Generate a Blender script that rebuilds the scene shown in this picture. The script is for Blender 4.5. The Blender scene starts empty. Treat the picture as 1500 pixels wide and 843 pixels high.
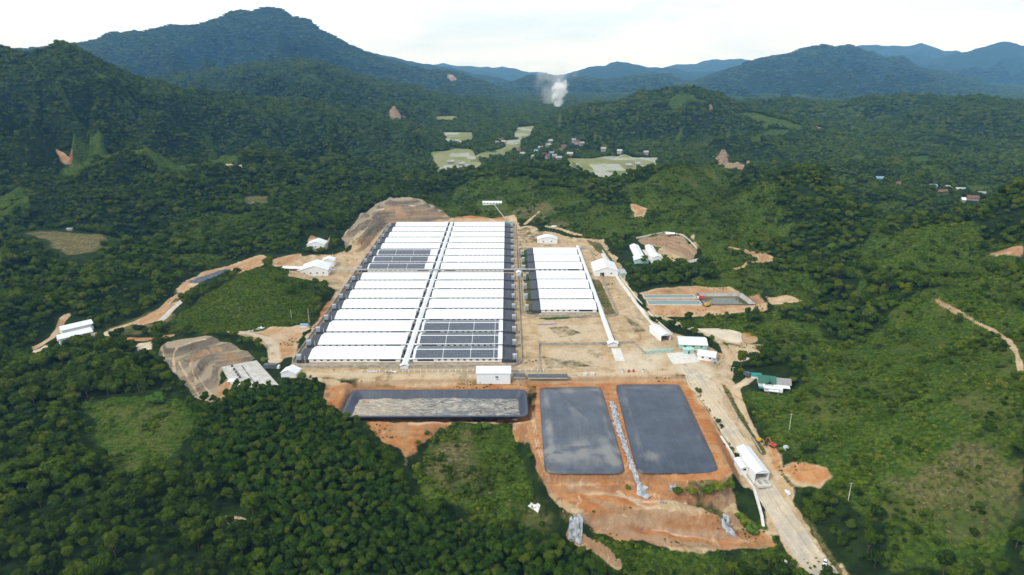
import bpy, math, random
import numpy as np
from mathutils import Vector

rng = np.random.default_rng(7)
random.seed(7)
R = math.radians
S = bpy.context.scene
C = S.collection

# ------------------------------------------------------------------ camera model (used to survey the photograph)
F, CX, CY, PITCH, YAW, CAMZ = 1001.0, 750.0, 421.5, R(18.8), R(0.34), 205.0
_fw = np.array([math.sin(YAW) * math.cos(PITCH), math.cos(YAW) * math.cos(PITCH), -math.sin(PITCH)])
_rt = np.array([math.cos(YAW), -math.sin(YAW), 0.0])
_up = np.cross(_rt, _fw)
EYE = np.array([0, 0, CAMZ])


def ray(x, y):
    return _fw + (x - CX) / F * _rt + (CY - y) / F * _up


def at_z(x, y, z=0.0):
    d = ray(x, y)
    return EYE + d * ((z - CAMZ) / d[2])


def at_y(x, y, Y):
    d = ray(x, y)
    return EYE + d * (Y / d[1])


def to_px(P):
    v = np.asarray(P, float) - EYE
    z = v @ _fw
    return CX + F * (v @ _rt) / z, CY - F * (v @ _up) / z, z


# ------------------------------------------------------------------ noise
_perm = rng.permutation(4096)
_ang = rng.random(4096) * 2 * np.pi
_gx, _gy = np.cos(_ang), np.sin(_ang)


def perlin(x, y, seed=0):
    xi, yi = np.floor(x).astype(np.int64), np.floor(y).astype(np.int64)
    xf, yf = x - xi, y - yi

    def g(i, j, dx, dy):
        h = _perm[(_perm[(i + seed * 57) & 4095] + j) & 4095]
        return _gx[h] * dx + _gy[h] * dy
    u, v = xf ** 3 * (xf * (xf * 6 - 15) + 10), yf ** 3 * (yf * (yf * 6 - 15) + 10)
    a = g(xi, yi, xf, yf) * (1 - u) + g(xi + 1, yi, xf - 1, yf) * u
    b = g(xi, yi + 1, xf, yf - 1) * (1 - u) + g(xi + 1, yi + 1, xf - 1, yf - 1) * u
    return (a * (1 - v) + b * v) * 1.5


def fbm(x, y, wl, octs=4, seed=0):
    s, a = 0, 1.0
    for o in range(octs):
        s = s + a * perlin(x / wl + 13.7 * o, y / wl - 7.1 * o, seed + o)
        a *= 0.5
        wl *= 0.5
    return s


def ridged(x, y, wl, octs=4, seed=0):
    s, a, n = 0, 1.0, 0
    for o in range(octs):
        s = s + a * (1 - np.abs(perlin(x / wl + 3.1 * o, y / wl + 9.2 * o, seed + o)) * 2)
        n += a
        a *= 0.5
        wl *= 0.5
    return s / n


def sstep(a, b, x):
    t = np.clip((x - a) / (b - a), 0, 1)
    return t * t * (3 - 2 * t)


# ------------------------------------------------------------------ terrain
pts = []   # world control points of the near ground


def cz(*l):
    for x, y, z in l:
        pts.append(at_z(x, y, z))


def crest(back, l):
    for x, y, Y in l:
        p = at_y(x, y, Y)
        pts.append(p)
        if back:
            k = 1 + 150.0 / Y
            pts.append(np.array([p[0] * k, p[1] * k, p[2] - back]))


cz((-150, 843, -12), (0, 843, -12), (250, 843, -14), (500, 843, -18), (750, 843, -25), (900, 843, -28), (1050, 843, -28),
   (1210, 840, -22), (1350, 843, -10), (1500, 843, 2), (1620, 843, 8),
   (-100, 700, -6), (0, 700, -6), (200, 640, -8), (300, 720, -9), (450, 720, -10), (600, 760, -16), (680, 680, -12), (720, 640, -12),
   (780, 765, -19), (850, 785, -23), (950, 805, -25), (1080, 805, -22), (540, 660, -7),
   (-100, 580, -2), (0, 580, -3), (150, 560, -4), (300, 600, -4), (420, 580, -3), (370, 550, -1),
   (1010, 550, 0), (1050, 610, -4), (1090, 660, -8), (1105, 700, -11), (1150, 760, -16), (1210, 830, -21),
   (1080, 570, -1), (1130, 570, 1), (1140, 640, -5), (1160, 690, -7), (1250, 700, 1), (1250, 610, 11), (1350, 600, 22), (1300, 500, 18), (1200, 520, 8),
   (1390, 445, 44), (1490, 520, 48), (1560, 560, 52), (1450, 650, 28), (1500, 720, 22), (1400, 750, 6), (1350, 420, 42), (1600, 680, 40),
   (1440, 430, 44), (1100, 400, 9), (1000, 400, 4), (1050, 440, 2), (1100, 500, 0), (1150, 470, 5), (1210, 460, 10), (960, 375, 5), (935, 395, 3), (1020, 362, 16), (990, 343, 14), (940, 349, 9),
   (1010, 384, 6), (985, 372, 5),
   (720, 300, 11), (640, 303, 12), (820, 330, 5), (880, 325, 9), (760, 318, 4), (870, 350, 1), (920, 345, 8), (930, 320, 18),
   (470, 358, 6), (430, 374, 2), (420, 398, 0), (300, 412, -1), (260, 440, -3), (170, 480, -6), (97, 499, -8), (40, 515, -8), (-60, 540, -6),
   (0, 440, 4), (100, 440, 3), (200, 405, 7), (300, 350, 6), (90, 352, -2), (30, 350, 0), (130, 365, -2), (400, 310, 5), (300, 300, 8), (480, 320, 8), (200, 310, 10),
   (0, 310, 12), (-100, 330, 14), (350, 265, 22), (200, 265, 30), (0, 265, 42), (480, 265, 8), (560, 250, -2), (-150, 280, 40), (-100, 450, 10),
   (330, 478, 1), (250, 475, -2), (455, 468, 0), (462, 440, 1), (400, 500, 0), (270, 460, 0),
   (235, 512, 12), (270, 498, 15), (312, 496, 14), (352, 511, 7), (300, 574, -3), (325, 550, -3), (302, 535, -1), (312, 528, 0), (285, 550, 3), (268, 530, 9), (290, 512, 9), (350, 530, -1), (215, 540, 6), (190, 510, 2), (250, 560, 4))
crest(0, [(395, 390, 596), (365, 402, 585), (325, 424, 568), (430, 402, 602), (448, 424, 585), (290, 448, 548)])
pts += [np.array([-255.0, 690, 0]), np.array([-330.0, 660, 0]), np.array([-200.0, 700, 0]), np.array([-190.0, 640, 1])]
crest(14, [(590, 292, 880), (620, 297, 882), (570, 297, 872), (545, 311, 835), (520, 334, 770), (505, 352, 730), (645, 314, 875)])
crest(45, [(960, 255, 900), (1010, 238, 930), (1060, 230, 940), (1098, 244, 900), (1150, 258, 850), (1230, 277, 760), (1300, 299, 715), (1350, 313, 680), (1420, 323, 640),
           (1500, 306, 610), (1600, 290, 560)])
crest(0, [(1100, 330, 740), (1180, 380, 620), (1280, 360, 640), (1300, 420, 545), (1050, 300, 820), (980, 300, 860), (1400, 380, 560), (1500, 400, 500)])
crest(42, [(610, 266, 1030), (680, 247, 1090), (740, 240, 1110), (800, 248, 1110), (860, 260, 1070), (905, 268, 1000)])
pts += [np.array(q, float) for q in ((0, 1500, -28), (-320, 1500, -25), (330, 1500, -28), (650, 1480, -20), (-800, 1450, 0), (-1400, 1450, 40), (1000, 1400, -14), (1500, 1400, -10), (150, 1330, -27),
                                     (-150, 1330, -25), (700, 1120, -12), (850, 1080, -12), (560, 1180, -14), (1050, 1100, -8), (-130, 110, -14), (130, 110, -20), (0, 110, -20), (-250, 200, -12), (250, 180, 0))]
for y in (440, 520, 600, 700, 780, 850):
    pts += [np.array([-152.0, y, 0]), np.array([8.0, y, 0]), np.array([-70.0, y, 0])]
for y in (520, 600, 700, 740):
    pts += [np.array([50.0, y, 0]), np.array([92.0, y, 0])]
pts = np.array(pts)


def _k(d2):
    return 0.5 * d2 * np.log(d2 + 1e-6)


P2 = pts[:, :2] / 500.0
N = len(P2)
A = np.zeros((N + 3, N + 3))
A[:N, :N] = _k(((P2[:, None] - P2[None]) ** 2).sum(-1)) + np.eye(N) * 0.0015
A[:N, N] = 1
A[:N, N + 1:] = P2
A[N:, :N] = A[:N, N:].T
W = np.linalg.solve(A, np.concatenate([pts[:, 2], np.zeros(3)]))


def tps(X, Y):
    x, y = X.ravel() / 500.0, Y.ravel() / 500.0
    out = np.empty(x.size)
    for s in range(0, x.size, 40000):
        q = np.stack([x[s:s + 40000], y[s:s + 40000]], 1)
        d2 = (q[:, :1] - P2[:, 0]) ** 2 + (q[:, 1:] - P2[:, 1]) ** 2
        out[s:s + 40000] = _k(d2) @ W[:N] + W[N] + q @ W[N + 1:]
    return out.reshape(X.shape)


# ridges beyond the near ground: (crest as px,py,distance), front depth, back depth, base height, spur wavelength, spur strength
LAYERS = [
    ([(-400, 45, 1700), (-150, 45, 1750), (-40, 72, 1740), (30, 74, 1710), (60, 62, 1690), (88, 58, 1680), (112, 64, 1680), (150, 92, 1700), (200, 116, 1750), (262, 128, 1800), (330, 140, 1900), (400, 146, 2000),
      (470, 150, 2080), (540, 168, 2100), (600, 182, 2100), (660, 205, 2100)], 760, 500, -28, 330, .42),
    ([(-300, 90, 2900), (-60, 78, 2900), (60, 72, 2950), (130, 60, 3000), (165, 50, 3050), (215, 47, 3100), (240, 41, 3150), (285, 38, 3200), (312, 26, 3300), (345, 18, 3350), (365, 17, 3380), (392, 10, 3400), (415, 16, 3400),
      (428, 26, 3400), (452, 30, 3420), (480, 48, 3450), (510, 64, 3500), (560, 86, 3500), (620, 101, 3500), (665, 105, 3450), (690, 112, 3400), (730, 128, 3300), (780, 148, 3200), (830, 170, 3100)], 1250, 900, -30, 520, .45),
    ([(440, 50, 6000), (505, 68, 6000), (540, 76, 6000), (590, 87, 6000), (640, 97, 6000), (680, 104, 5800), (740, 118, 5600), (800, 124, 5400), (850, 130, 5200)], 1800, 1500, -40, 700, .4),
    ([(560, 100, 8600), (610, 95, 8600), (650, 94, 8600), (675, 97, 8600), (715, 97, 8600), (750, 100, 8600), (790, 106, 8600), (840, 110, 8600)], 2500, 2000, -60, 900, .4),
    ([(700, 130, 5000), (745, 122, 4900), (775, 112, 4900), (800, 109, 4900), (822, 115, 4900), (850, 112, 4900), (880, 118, 4800), (920, 112, 4800), (950, 108, 4800), (985, 114, 4800), (1020, 122, 4700), (1060, 130, 4600)], 1500, 1200, -40, 480, .45),
    ([(780, 120, 6800), (830, 109, 6800), (862, 99, 6800), (885, 96, 6800), (904, 89, 6800), (925, 94, 6800), (955, 98, 6800), (990, 102, 6800), (1050, 104, 6800), (1120, 112, 6800)], 2000, 1500, -60, 700, .4),
    ([(940, 104, 9200), (985, 95, 9200), (1015, 94, 9200), (1045, 87, 9200), (1080, 88, 9200), (1115, 88, 9200), (1160, 97, 9200)], 2500, 1500, -60, 900, .3),
    ([(960, 125, 4400), (1020, 120, 4400), (1060, 105, 4400), (1095, 90, 4450), (1135, 82, 4500), (1160, 78, 4500), (1185, 70, 4500), (1205, 65, 4500), (1222, 69, 4500), (1240, 67, 4500), (1262, 69, 4500), (1275, 74, 4500),
      (1300, 86, 4450), (1320, 85, 4400), (1350, 100, 4300), (1400, 112, 4200), (1460, 126, 4100), (1540, 135, 4000), (1700, 140, 4000)], 1500, 1000, -35, 560, .48),
    ([(1180, 80, 7800), (1262, 66, 7800), (1300, 66, 7800), (1330, 68, 7800), (1352, 63, 7800), (1375, 70, 7800), (1400, 76, 7800), (1450, 90, 7800)], 2500, 1500, -60, 800, .35),
    ([(1280, 105, 6200), (1340, 94, 6200), (1400, 76, 6200), (1440, 70, 6200), (1472, 61, 6200), (1495, 64, 6200), (1560, 72, 6200), (1700, 85, 6200)], 1900, 1500, -50, 700, .4),
    ([(740, 208, 2100), (790, 185, 2250), (830, 166, 2400), (860, 155, 2500), (900, 150, 2550), (950, 136, 2600), (985, 131, 2600), (1020, 130, 2600), (1050, 138, 2550), (1080, 152, 2500), (1110, 163, 2400), (1160, 174, 2300),
      (1205, 183, 2250), (1240, 196, 2200), (1290, 216, 2100), (1350, 240, 1900), (1420, 262, 1700)], 820, 600, -30, 300, .5),
    ([(980, 165, 3300), (1040, 158, 3300), (1090, 150, 3350), (1150, 146, 3300), (1210, 152, 3300), (1260, 146, 3300), (1320, 140, 3250), (1400, 145, 3200), (1500, 150, 3100), (1700, 150, 3100)], 900, 700, -25, 380, .5),
    ([(1180, 215, 2500), (1240, 200, 2500), (1300, 178, 2600), (1340, 168, 2650), (1370, 160, 2650), (1400, 145, 2650), (1440, 143, 2650), (1500, 152, 2650), (1600, 160, 2650), (1750, 150, 2600)], 1050, 700, -15, 330, .5),
    ([(150, 128, 3400), (230, 112, 3500), (300, 104, 3600), (360, 97, 3600), (410, 92, 3600), (445, 88, 3600), (480, 96, 3600), (520, 108, 3550), (560, 119, 3500), (620, 133, 3400), (680, 147, 3300), (740, 164, 3200), (790, 176, 3100)], 1900, 900, -45, 430, .5),
    ([(540, 178, 2900), (600, 168, 3000), (650, 160, 3000), (700, 158, 3000), (740, 164, 2900), (770, 176, 2800)], 500, 500, -40, 260, .5),
]

NU, NV = 1000, 1080
Y0, Y1, UM = 105.0, 18500.0, 1.15
us = np.linspace(-UM, UM, NU)
vs = np.linspace(math.log(Y0), math.log(Y1), NV)
U, V = np.meshgrid(us, vs)
GY = np.exp(V)
GX = U * GY


def smax(a, b, k):
    h = np.clip(0.5 + 0.5 * (a - b) / k, 0, 1)
    return b * (1 - h) + a * h + k * h * (1 - h)


near = V < math.log(1750)
nrow = int(near[:, 0].sum())
H = np.full(U.shape, -28.0)
H[:nrow] = tps(GX[:nrow], GY[:nrow])
wn = sstep(1650, 1300, GY)
floor_z = -28 - .028 * np.maximum(GY - 2500, 0)      # the valley falls away with distance
H = H * wn + (1 - wn) * (floor_z + 5 * fbm(GX, GY, 600, 2, 3))
rough = sstep(1250, 2000, GY)
STRETCH = [1.0, 1.9, 1.75, 1.95, 1.72, 1.8, 1.8, 1.78, 1.9, 1.85, .95, .86, .92, 1.0, 1.15]   # the farther a range, the farther back it stands
for li, (cr, df, db, zb, wl, sp) in enumerate(LAYERS):
    q = STRETCH[li]
    cr = [(a_, b_, c_ * q) for a_, b_, c_ in cr]
    df, db, wl = df * q, db * q, wl * q ** .7
    zb = min(zb, -28 - (.028 if q > 1.2 else .006) * max(np.mean([c_[2] for c_ in cr]) - 2500, 0) - 12)
    cp = np.array([at_y(*c) for c in cr])
    cu = cp[:, 0] / cp[:, 1]
    o = np.argsort(cu)
    cu, cp = cu[o], cp[o]
    ue = np.concatenate([[cu[0] - .16], cu, [cu[-1] + .16]])
    ze = np.concatenate([[zb], cp[:, 2], [zb]])
    ye = np.concatenate([[cp[0, 1]], cp[:, 1], [cp[-1, 1]]])
    Zc, Yc = np.interp(us, ue, ze), np.interp(us, ue, ye)
    Zc = Zc + .0030 * Yc * fbm(us * 1000, us * 0 + 17 * li, 34, 4, 130 + li) * (Zc > zb + 20)
    rows = slice(max(0, np.searchsorted(vs, math.log(max(Yc.min() - df * 1.7, Y0)))), np.searchsorted(vs, math.log(Yc.max() + db * 1.7)))
    x, y = GX[rows], GY[rows]
    d = Yc[None] - y
    s = np.where(d > 0, d / df, -d / db)
    rn = ridged(x * .95 + y * .4, y * .62 - x * .25, wl, 4, 20 + li * 7)
    rn2 = ridged(x, y, wl * .28, 3, 90 + li * 5)
    se = s * (1 + sp * (0.62 - rn) * 3.0 * sstep(0.0, .35, s) + .22 * (.6 - rn2) * sstep(0.02, .4, s))
    se = np.clip(se, 0, 1.6)
    amp = np.maximum(Zc[None] - zb, 0)
    hl = zb + amp * np.maximum(1 - se, 0) ** 1.18 - np.maximum(se - 1, 0) * 2 * np.maximum(amp, 60) - np.maximum(30 - amp, 0)
    hl = hl + (rn - .60) * np.minimum(120, amp * .42) * sstep(0.03, .3, s) * (s < 1.2)
    H[rows] = smax(hl, H[rows], 14.0)

_far = np.hypot(np.maximum(np.maximum(-300 - GX, GX - 135), 0), np.maximum(GY - 930, 0))
H += (ridged(GX * .9 + GY * .3, GY * .8 - GX * .2, 210, 4, 9) - .58) * 62 * sstep(10, 190, _far) * sstep(380, 560, GY) * (1 - rough)
H += fbm(GX, GY, 70, 3, 5) * 1.6 * sstep(150, 300, GY) * (1 - rough)


def poly_sd(poly, X, Y, margin):
    """signed distance (positive inside) of a world polygon on the grid rows/cols it can touch"""
    P = np.asarray(poly, float)[:, :2]
    out = np.full(X.shape, -1e6)
    sel = (X > P[:, 0].min() - margin) & (X < P[:, 0].max() + margin) & (Y > P[:, 1].min() - margin) & (Y < P[:, 1].max() + margin)
    x, y = X[sel], Y[sel]
    d = np.full(x.shape, 1e12)
    ins = np.zeros(x.shape, bool)
    for (ax, ay), (bx, by) in zip(P, np.roll(P, -1, 0)):
        ex, ey = bx - ax, by - ay
        t = np.clip(((x - ax) * ex + (y - ay) * ey) / (ex * ex + ey * ey + 1e-9), 0, 1)
        d = np.minimum(d, (x - ax - t * ex) ** 2 + (y - ay - t * ey) ** 2)
        c = ((ay > y) != (by > y)) & (x < ex * (y - ay) / (ey + (1e-12 if ey >= 0 else -1e-12)) + ax)
        ins ^= c
    out[sel] = np.where(ins, np.sqrt(d), -np.sqrt(d))
    return out


def line_d(line, X, Y, margin):
    P = np.asarray(line, float)[:, :2]
    out = np.full(X.shape, 1e6)
    sel = (X > P[:, 0].min() - margin) & (X < P[:, 0].max() + margin) & (Y > P[:, 1].min() - margin) & (Y < P[:, 1].max() + margin)
    x, y = X[sel], Y[sel]
    d = np.full(x.shape, 1e12)
    for (ax, ay), (bx, by) in zip(P[:-1], P[1:]):
        ex, ey = bx - ax, by - ay
        t = np.clip(((x - ax) * ex + (y - ay) * ey) / (ex * ex + ey * ey + 1e-9), 0, 1)
        d = np.minimum(d, (x - ax - t * ex) ** 2 + (y - ay - t * ey) ** 2)
    out[sel] = np.sqrt(d)
    return out


def rect(x0, x1, y0, y1):
    return [(x0, y0), (x1, y0), (x1, y1), (x0, y1)]


def pad(poly, z, m):
    global H
    w = sstep(-m, 0, poly_sd(poly, GX, GY, m + 5))
    H = H * (1 - w) + z * w


def pxz(l, z):
    return [at_z(x, y, z) for x, y in l]


pad(rect(-153, 10, 412, 856), 0, 14)
pad(rect(-2, 98, 512, 745), 0, 16)
pad(pxz([(430, 548), (436, 535), (480, 460), (500, 425), (780, 420), (905, 400), (930, 460), (985, 490), (1055, 520), (1050, 545), (1000, 553), (800, 556), (560, 556)], 0), 0, 10)
pad(pxz([(415, 392), (440, 380), (490, 376), (510, 398), (480, 410), (430, 406)], 0), 0, 10)
LAG = -4.0
pad(pxz([(497, 577), (560, 568), (780, 565), (1003, 561), (1072, 694), (1050, 702), (800, 702), (778, 680), (775, 616), (500, 613)], LAG), LAG, 8)
pad(pxz([(800, 720), (950, 716), (1040, 745), (1090, 775), (960, 762), (840, 742)], -10), -10, 9)
pad(pxz([(870, 775), (960, 772), (1080, 790), (1110, 800), (1010, 800), (900, 790)], -19), -19, 8)
pad(pxz([(640, 650), (740, 640), (770, 700), (740, 745), (640, 725), (610, 690)], -12), -12, 11)
pad(rect(-101, 11, 372, 402), LAG - 6, 7)
pad(pxz([(942, 431), (1085, 428), (1112, 450), (948, 452)], 2), 2, 7)
pad(pxz([(1023.5, 431.2), (1086, 430.8), (1106, 445.6), (1033, 446.2)], 2), -3.5, 1.5)
pad(pxz([(322, 537), (378, 528), (414, 568), (340, 572)], -1), -1.2, 7)
pad(pxz([(920, 358), (968, 358), (985, 376), (945, 390), (920, 380)], 4), 4, 8)
pad(pxz([(60, 510), (75, 484), (125, 484), (165, 490), (140, 500)], -8), -8, 8)
pad(pxz([(1092, 560), (1098, 546), (1150, 546), (1158, 575), (1120, 585)], 1), 1, 7)
pad(pxz([(985, 474), (1020, 480), (1090, 486), (1112, 500), (1080, 506), (1030, 495)], -1.5), -1.5, 6)
pad(pxz([(25, 340), (90, 334), (146, 344), (140, 376), (95, 380), (65, 358)], -2), -2, 40)
pad(pxz([(448, 362), (478, 362), (478, 352), (450, 352)], 5), 5, 6)
for poly, zz in (([(836, 234), (960, 232), (962, 246), (900, 253), (836, 248)], -28), ([(640, 224), (690, 221), (702, 236), (660, 246)], -27), ([(652, 196), (690, 196), (686, 208), (655, 208)], -27),
                 ([(757, 189), (779, 187), (776, 201), (755, 201)], -28), ([(736, 206), (765, 204), (762, 219), (741, 220)], -28), ([(637, 171), (671, 170), (669, 176), (638, 177)], -26)):
    pad(pxz(poly, zz), zz, 60)
pad(pxz([(1270, 268), (1440, 272), (1440, 292), (1330, 292)], -10), -10, 80)


def terrace(poly, z, step, m=8):
    global H
    w = sstep(-m, 0, poly_sd(pxz(poly, z), GX, GY, m + 5))
    k = (H + .5 * fbm(GX, GY, 25, 2, 40)) / step
    f = k - np.floor(k)
    Ht = step * (np.floor(k) + np.clip((f - .5) / .5, 0, 1) + .12 * f)
    H = H * (1 - w) + Ht * w


QUARRY_FAR = [(505, 368), (500, 350), (520, 328), (545, 305), (572, 290), (605, 290), (640, 306), (660, 322), (625, 325), (570, 327), (535, 350)]
QUARRY_NEAR = [(232, 520), (245, 503), (300, 492), (345, 508), (375, 527), (325, 540), (320, 560), (318, 590), (290, 583), (262, 556)]
CUT_EAST = [(932, 352), (976, 343), (1000, 347), (1022, 366), (1012, 386), (990, 374), (972, 362), (940, 358)]
terrace(QUARRY_FAR, 10, 5)
terrace(QUARRY_NEAR, 5, 4)
terrace(CUT_EAST, 8, 4)
SLOPE = [(790, 702), (1000, 708), (1075, 722), (1110, 775), (1140, 802), (1060, 806), (960, 800), (868, 778), (812, 745)]
terrace(SLOPE, -12, 4.2, 6)
_w = sstep(-8, 4, poly_sd(pxz(SLOPE, -12), GX, GY, 12)) + sstep(-6, 2, poly_sd(pxz([(540, 616), (775, 616), (740, 640), (640, 640), (600, 690), (560, 650)], -7), GX, GY, 12))
H -= _w * (1.5 * ridged(GX, GY * .9, 21, 5, 170) + .5 * ridged(GX, GY, 6, 2, 175))


def Hq(x, y):
    x, y = np.asarray(x, float), np.asarray(y, float)
    fu = np.clip((x / y + UM) / (2 * UM) * (NU - 1), 0, NU - 1.001)
    fv = np.clip((np.log(np.maximum(y, Y0)) - vs[0]) / (vs[-1] - vs[0]) * (NV - 1), 0, NV - 1.001)
    i, j = fv.astype(int), fu.astype(int)
    a, b = fv - i, fu - j
    return H[i, j] * (1 - a) * (1 - b) + H[i + 1, j] * a * (1 - b) + H[i, j + 1] * (1 - a) * b + H[i + 1, j + 1] * a * b


def grid_at(G, x, y):
    j = np.clip(np.round((x / y + UM) / (2 * UM) * (NU - 1)).astype(int), 0, NU - 1)
    i = np.clip(np.round((np.log(y) - vs[0]) / (vs[-1] - vs[0]) * (NV - 1)).astype(int), 0, NV - 1)
    return G[i, j]


_Ys = np.exp(np.linspace(math.log(140), math.log(15000), 4600))


def on(px, py):
    """the point of the ground that the photograph shows at this pixel"""
    d = ray(px, py)
    x, z = d[0] / d[1] * _Ys, CAMZ + d[2] / d[1] * _Ys
    hit = np.nonzero(z <= Hq(x, _Ys))[0]
    k = hit[0] if len(hit) else len(_Ys) - 1
    return np.array([x[k], _Ys[k], float(Hq(x[k], _Ys[k]))])


def ons(l):
    return [on(*q) for q in l]


# ------------------------------------------------------------------ ground cover masks
def blank():
    return np.zeros(U.shape, np.float32)


soil, tone, pale, grass, dry, rock, paddy, scrub, grove, clear = (blank() for _ in range(10))


_warp = fbm(U * 500, V * 500, 26, 4, 150) * GY / 500
_warp2 = fbm(U * 500, V * 500, 60, 5, 160) * GY / 500


def fill(G, l, w=5.0, v=1.0, world=False, rag=None):
    P = l if world else ons(l)
    if rag is None:
        rag = 2.2 if G is soil or G is tone or G is pale or G is rock or G is clear else (9.0 if G is grass or G is dry or G is scrub else 2.5)
    sd = poly_sd(P, GX, GY, w + 4 + rag * 2) + (rag * _warp if rag < 5 else rag * (_warp2 + .4 * _warp)) * (1 if P[0][1] < 1400 else .5)
    np.maximum(G, v * np.clip(.5 + sd / w, 0, 1), out=G)


def cut(G, l, w=5.0):
    G *= 1 - np.clip(.5 + poly_sd(ons(l), GX, GY, w + 4) / w, 0, 1).astype(np.float32)


def stroke(G, l, width, w=2.0, v=1.0):
    d = line_d(ons(l), GX, GY, width + w + 4) + .9 * _warp
    np.maximum(G, v * np.clip(.5 + (width / 2 - d) / w, 0, 1), out=G)


# bare earth of the site
fill(soil, [(420, 556), (425, 535), (452, 492), (470, 465), (492, 425), (470, 413), (425, 405), (412, 392), (440, 377), (470, 372), (508, 368), (545, 335), (575, 318), (660, 322), (690, 318), (748, 318), (790, 338),
            (870, 352), (884, 352), (912, 392), (925, 425), (955, 470), (1010, 496), (1060, 520), (1075, 545), (1072, 570), (1098, 620), (1142, 690), (1170, 745), (1206, 800), (1245, 843), (1175, 843), (1128, 770), (1100, 712),
            (1078, 700), (1075, 722), (1100, 770), (1140, 800), (1060, 806), (1020, 812), (960, 798), (915, 792), (868, 776), (840, 768), (812, 745), (790, 700), (772, 650), (745, 622), (640, 630), (612, 655), (596, 682), (556, 640), (520, 612), (470, 600), (485, 560)], rag=4.5)
for q in ([(470, 604), (480, 572), (505, 565), (560, 566), (780, 563), (1003, 558), (1068, 660), (1080, 700), (1050, 722), (960, 740), (870, 770), (790, 700), (772, 650), (740, 622), (640, 632), (600, 682), (545, 640)],
          [(850, 770), (960, 765), (1100, 775), (1140, 800), (1060, 806), (960, 800)], [(462, 480), (472, 425), (488, 425), (485, 450)], [(560, 320), (680, 320), (740, 322), (740, 318), (690, 316)]):
    fill(tone, q, 8)
for q in ([(985, 520), (1010, 520), (1050, 540), (1060, 590), (1105, 660), (1085, 665), (1045, 600), (1020, 560), (985, 545)], [(905, 520), (950, 500), (985, 520), (960, 545), (900, 548)]):
    fill(pale, q, 10, .8)
for q in ([(780, 475), (880, 475), (895, 500), (790, 502)], [(795, 510), (880, 508), (900, 540), (795, 545)]):
    fill(pale, q, 8, .55)
# tracks
for l, wd, p, t in (([(430, 545), (437, 530), (466, 480), (503, 420), (540, 360), (572, 326)], 6, .45, .3), ([(436, 548), (560, 550), (760, 552), (880, 548), (985, 545)], 7, .55, .1),
                    ([(754, 328), (760, 380), (763, 440), (766, 510), (752, 540)], 5, .35, .3), ([(765, 470), (800, 468), (880, 466), (905, 455)], 5, .4, .2), ([(868, 356), (895, 390), (915, 440), (950, 490), (985, 530)], 7, .45, .2),
                    ([(1138, 700), (1122, 668), (1104, 640), (1090, 612), (1082, 590), (1076, 568), (1058, 552), (1064, 538), (1068, 526), (1060, 508), (1045, 494), (1015, 482), (985, 472), (960, 462)], 4.6, .5, .25),
                    ([(1076, 567), (1090, 562), (1102, 552)], 5, .7, 0), ([(100, 497), (140, 492), (200, 472), (230, 458), (252, 438), (275, 425), (300, 408), (340, 390), (382, 376)], 5, .35, .5),
                    ([(236, 470), (250, 455), (264, 443), (277, 432)], 6, .9, 0), ([(35, 517), (55, 508), (76, 495), (88, 478), (98, 463)], 4.5, .4, .4), ([(404, 528), (401, 508), (390, 496), (362, 488), (342, 487)], 9, .75, .1),
                    ([(400, 500), (420, 488), (440, 482)], 16, .5, .2), ([(1070, 362), (1100, 372), (1118, 377), (1130, 380)], 4, .2, .7), ([(1078, 394), (1100, 384), (1118, 379)], 4, .2, .7), ([(330, 243), (345, 240), (352, 244), (359, 248)], 4, .5, .4),
                    ([(1372, 440), (1392, 452), (1420, 466), (1450, 482), (1478, 500), (1490, 520), (1495, 545)], 1.2, .2, .5), ([(770, 328), (790, 310)], 3, .2, .5), ([(800, 332), (850, 345)], 4, .3, .3),
                    ([(1040, 232), (1062, 226)], 6, .4, .4), ([(1096, 236), (1086, 247)], 7, .5, .3), ([(180, 497), (250, 492)], 5, .2, .8), ([(185, 540), (205, 520)], 5, .6, .2),
                    ([(836, 784), (870, 805), (905, 830)], 3, .3, .3), ([(930, 590), (1000, 590)], 1, 0, 0)):
    stroke(soil, l, wd + 1)
    stroke(pale, l, wd, 3, p)
    stroke(tone, l, wd, 3, t)
for l in ([(258, 423), (300, 398), (380, 374), (400, 378), (382, 390), (350, 402), (334, 392), (280, 418), (262, 440)], [(190, 474), (240, 450), (262, 440), (250, 462), (238, 470), (205, 478)], [(440, 372), (400, 380), (404, 392), (440, 384)],
          [(1138, 690), (1160, 676), (1210, 684), (1228, 700), (1200, 716), (1170, 708)], [(1120, 648), (1138, 650), (1146, 690), (1130, 690)], [(940, 430), (960, 424), (1020, 419), (1080, 425), (1118, 440), (1125, 455), (1060, 462), (960, 464), (946, 450)],
          [(1010, 346), (1018, 342), (1022, 362), (1016, 360)], [(1118, 372), (1132, 376), (1128, 386), (1112, 382)], [(455, 350), (448, 368), (480, 368), (482, 350)], [(310, 575), (345, 545), (350, 560), (322, 590)],
          [(345, 488), (400, 480), (445, 478), (432, 520), (402, 530), (388, 505)], [(925, 300), (950, 305), (945, 318), (930, 318)], [(1048, 226), (1070, 226), (1090, 248), (1060, 246)], [(1050, 158), (1036, 160), (1032, 170), (1045, 166)],
          [(1190, 186), (1245, 195), (1240, 200), (1192, 192)], [(570, 166), (595, 168), (594, 180), (568, 180)], [(655, 111), (664, 110), (668, 119), (660, 120)], [(85, 220), (106, 226), (104, 240), (90, 236)], [(1450, 370), (1500, 360), (1500, 378), (1450, 382)]):
    fill(soil, l, 7, rag=5 if l[0][0] > 1130 else None)
    fill(tone, l, 7, .85 if l[0][0] > 1100 and l[0][1] > 600 else .5)
    if ons(l[:1])[0][1] > 1200:
        for G_ in (soil, tone):
            sd_ = poly_sd(ons(l), GX, GY, 60)
            G_ *= np.where(sd_ > -30, .8, 1)
        fill(rock, l, 12)
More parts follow.
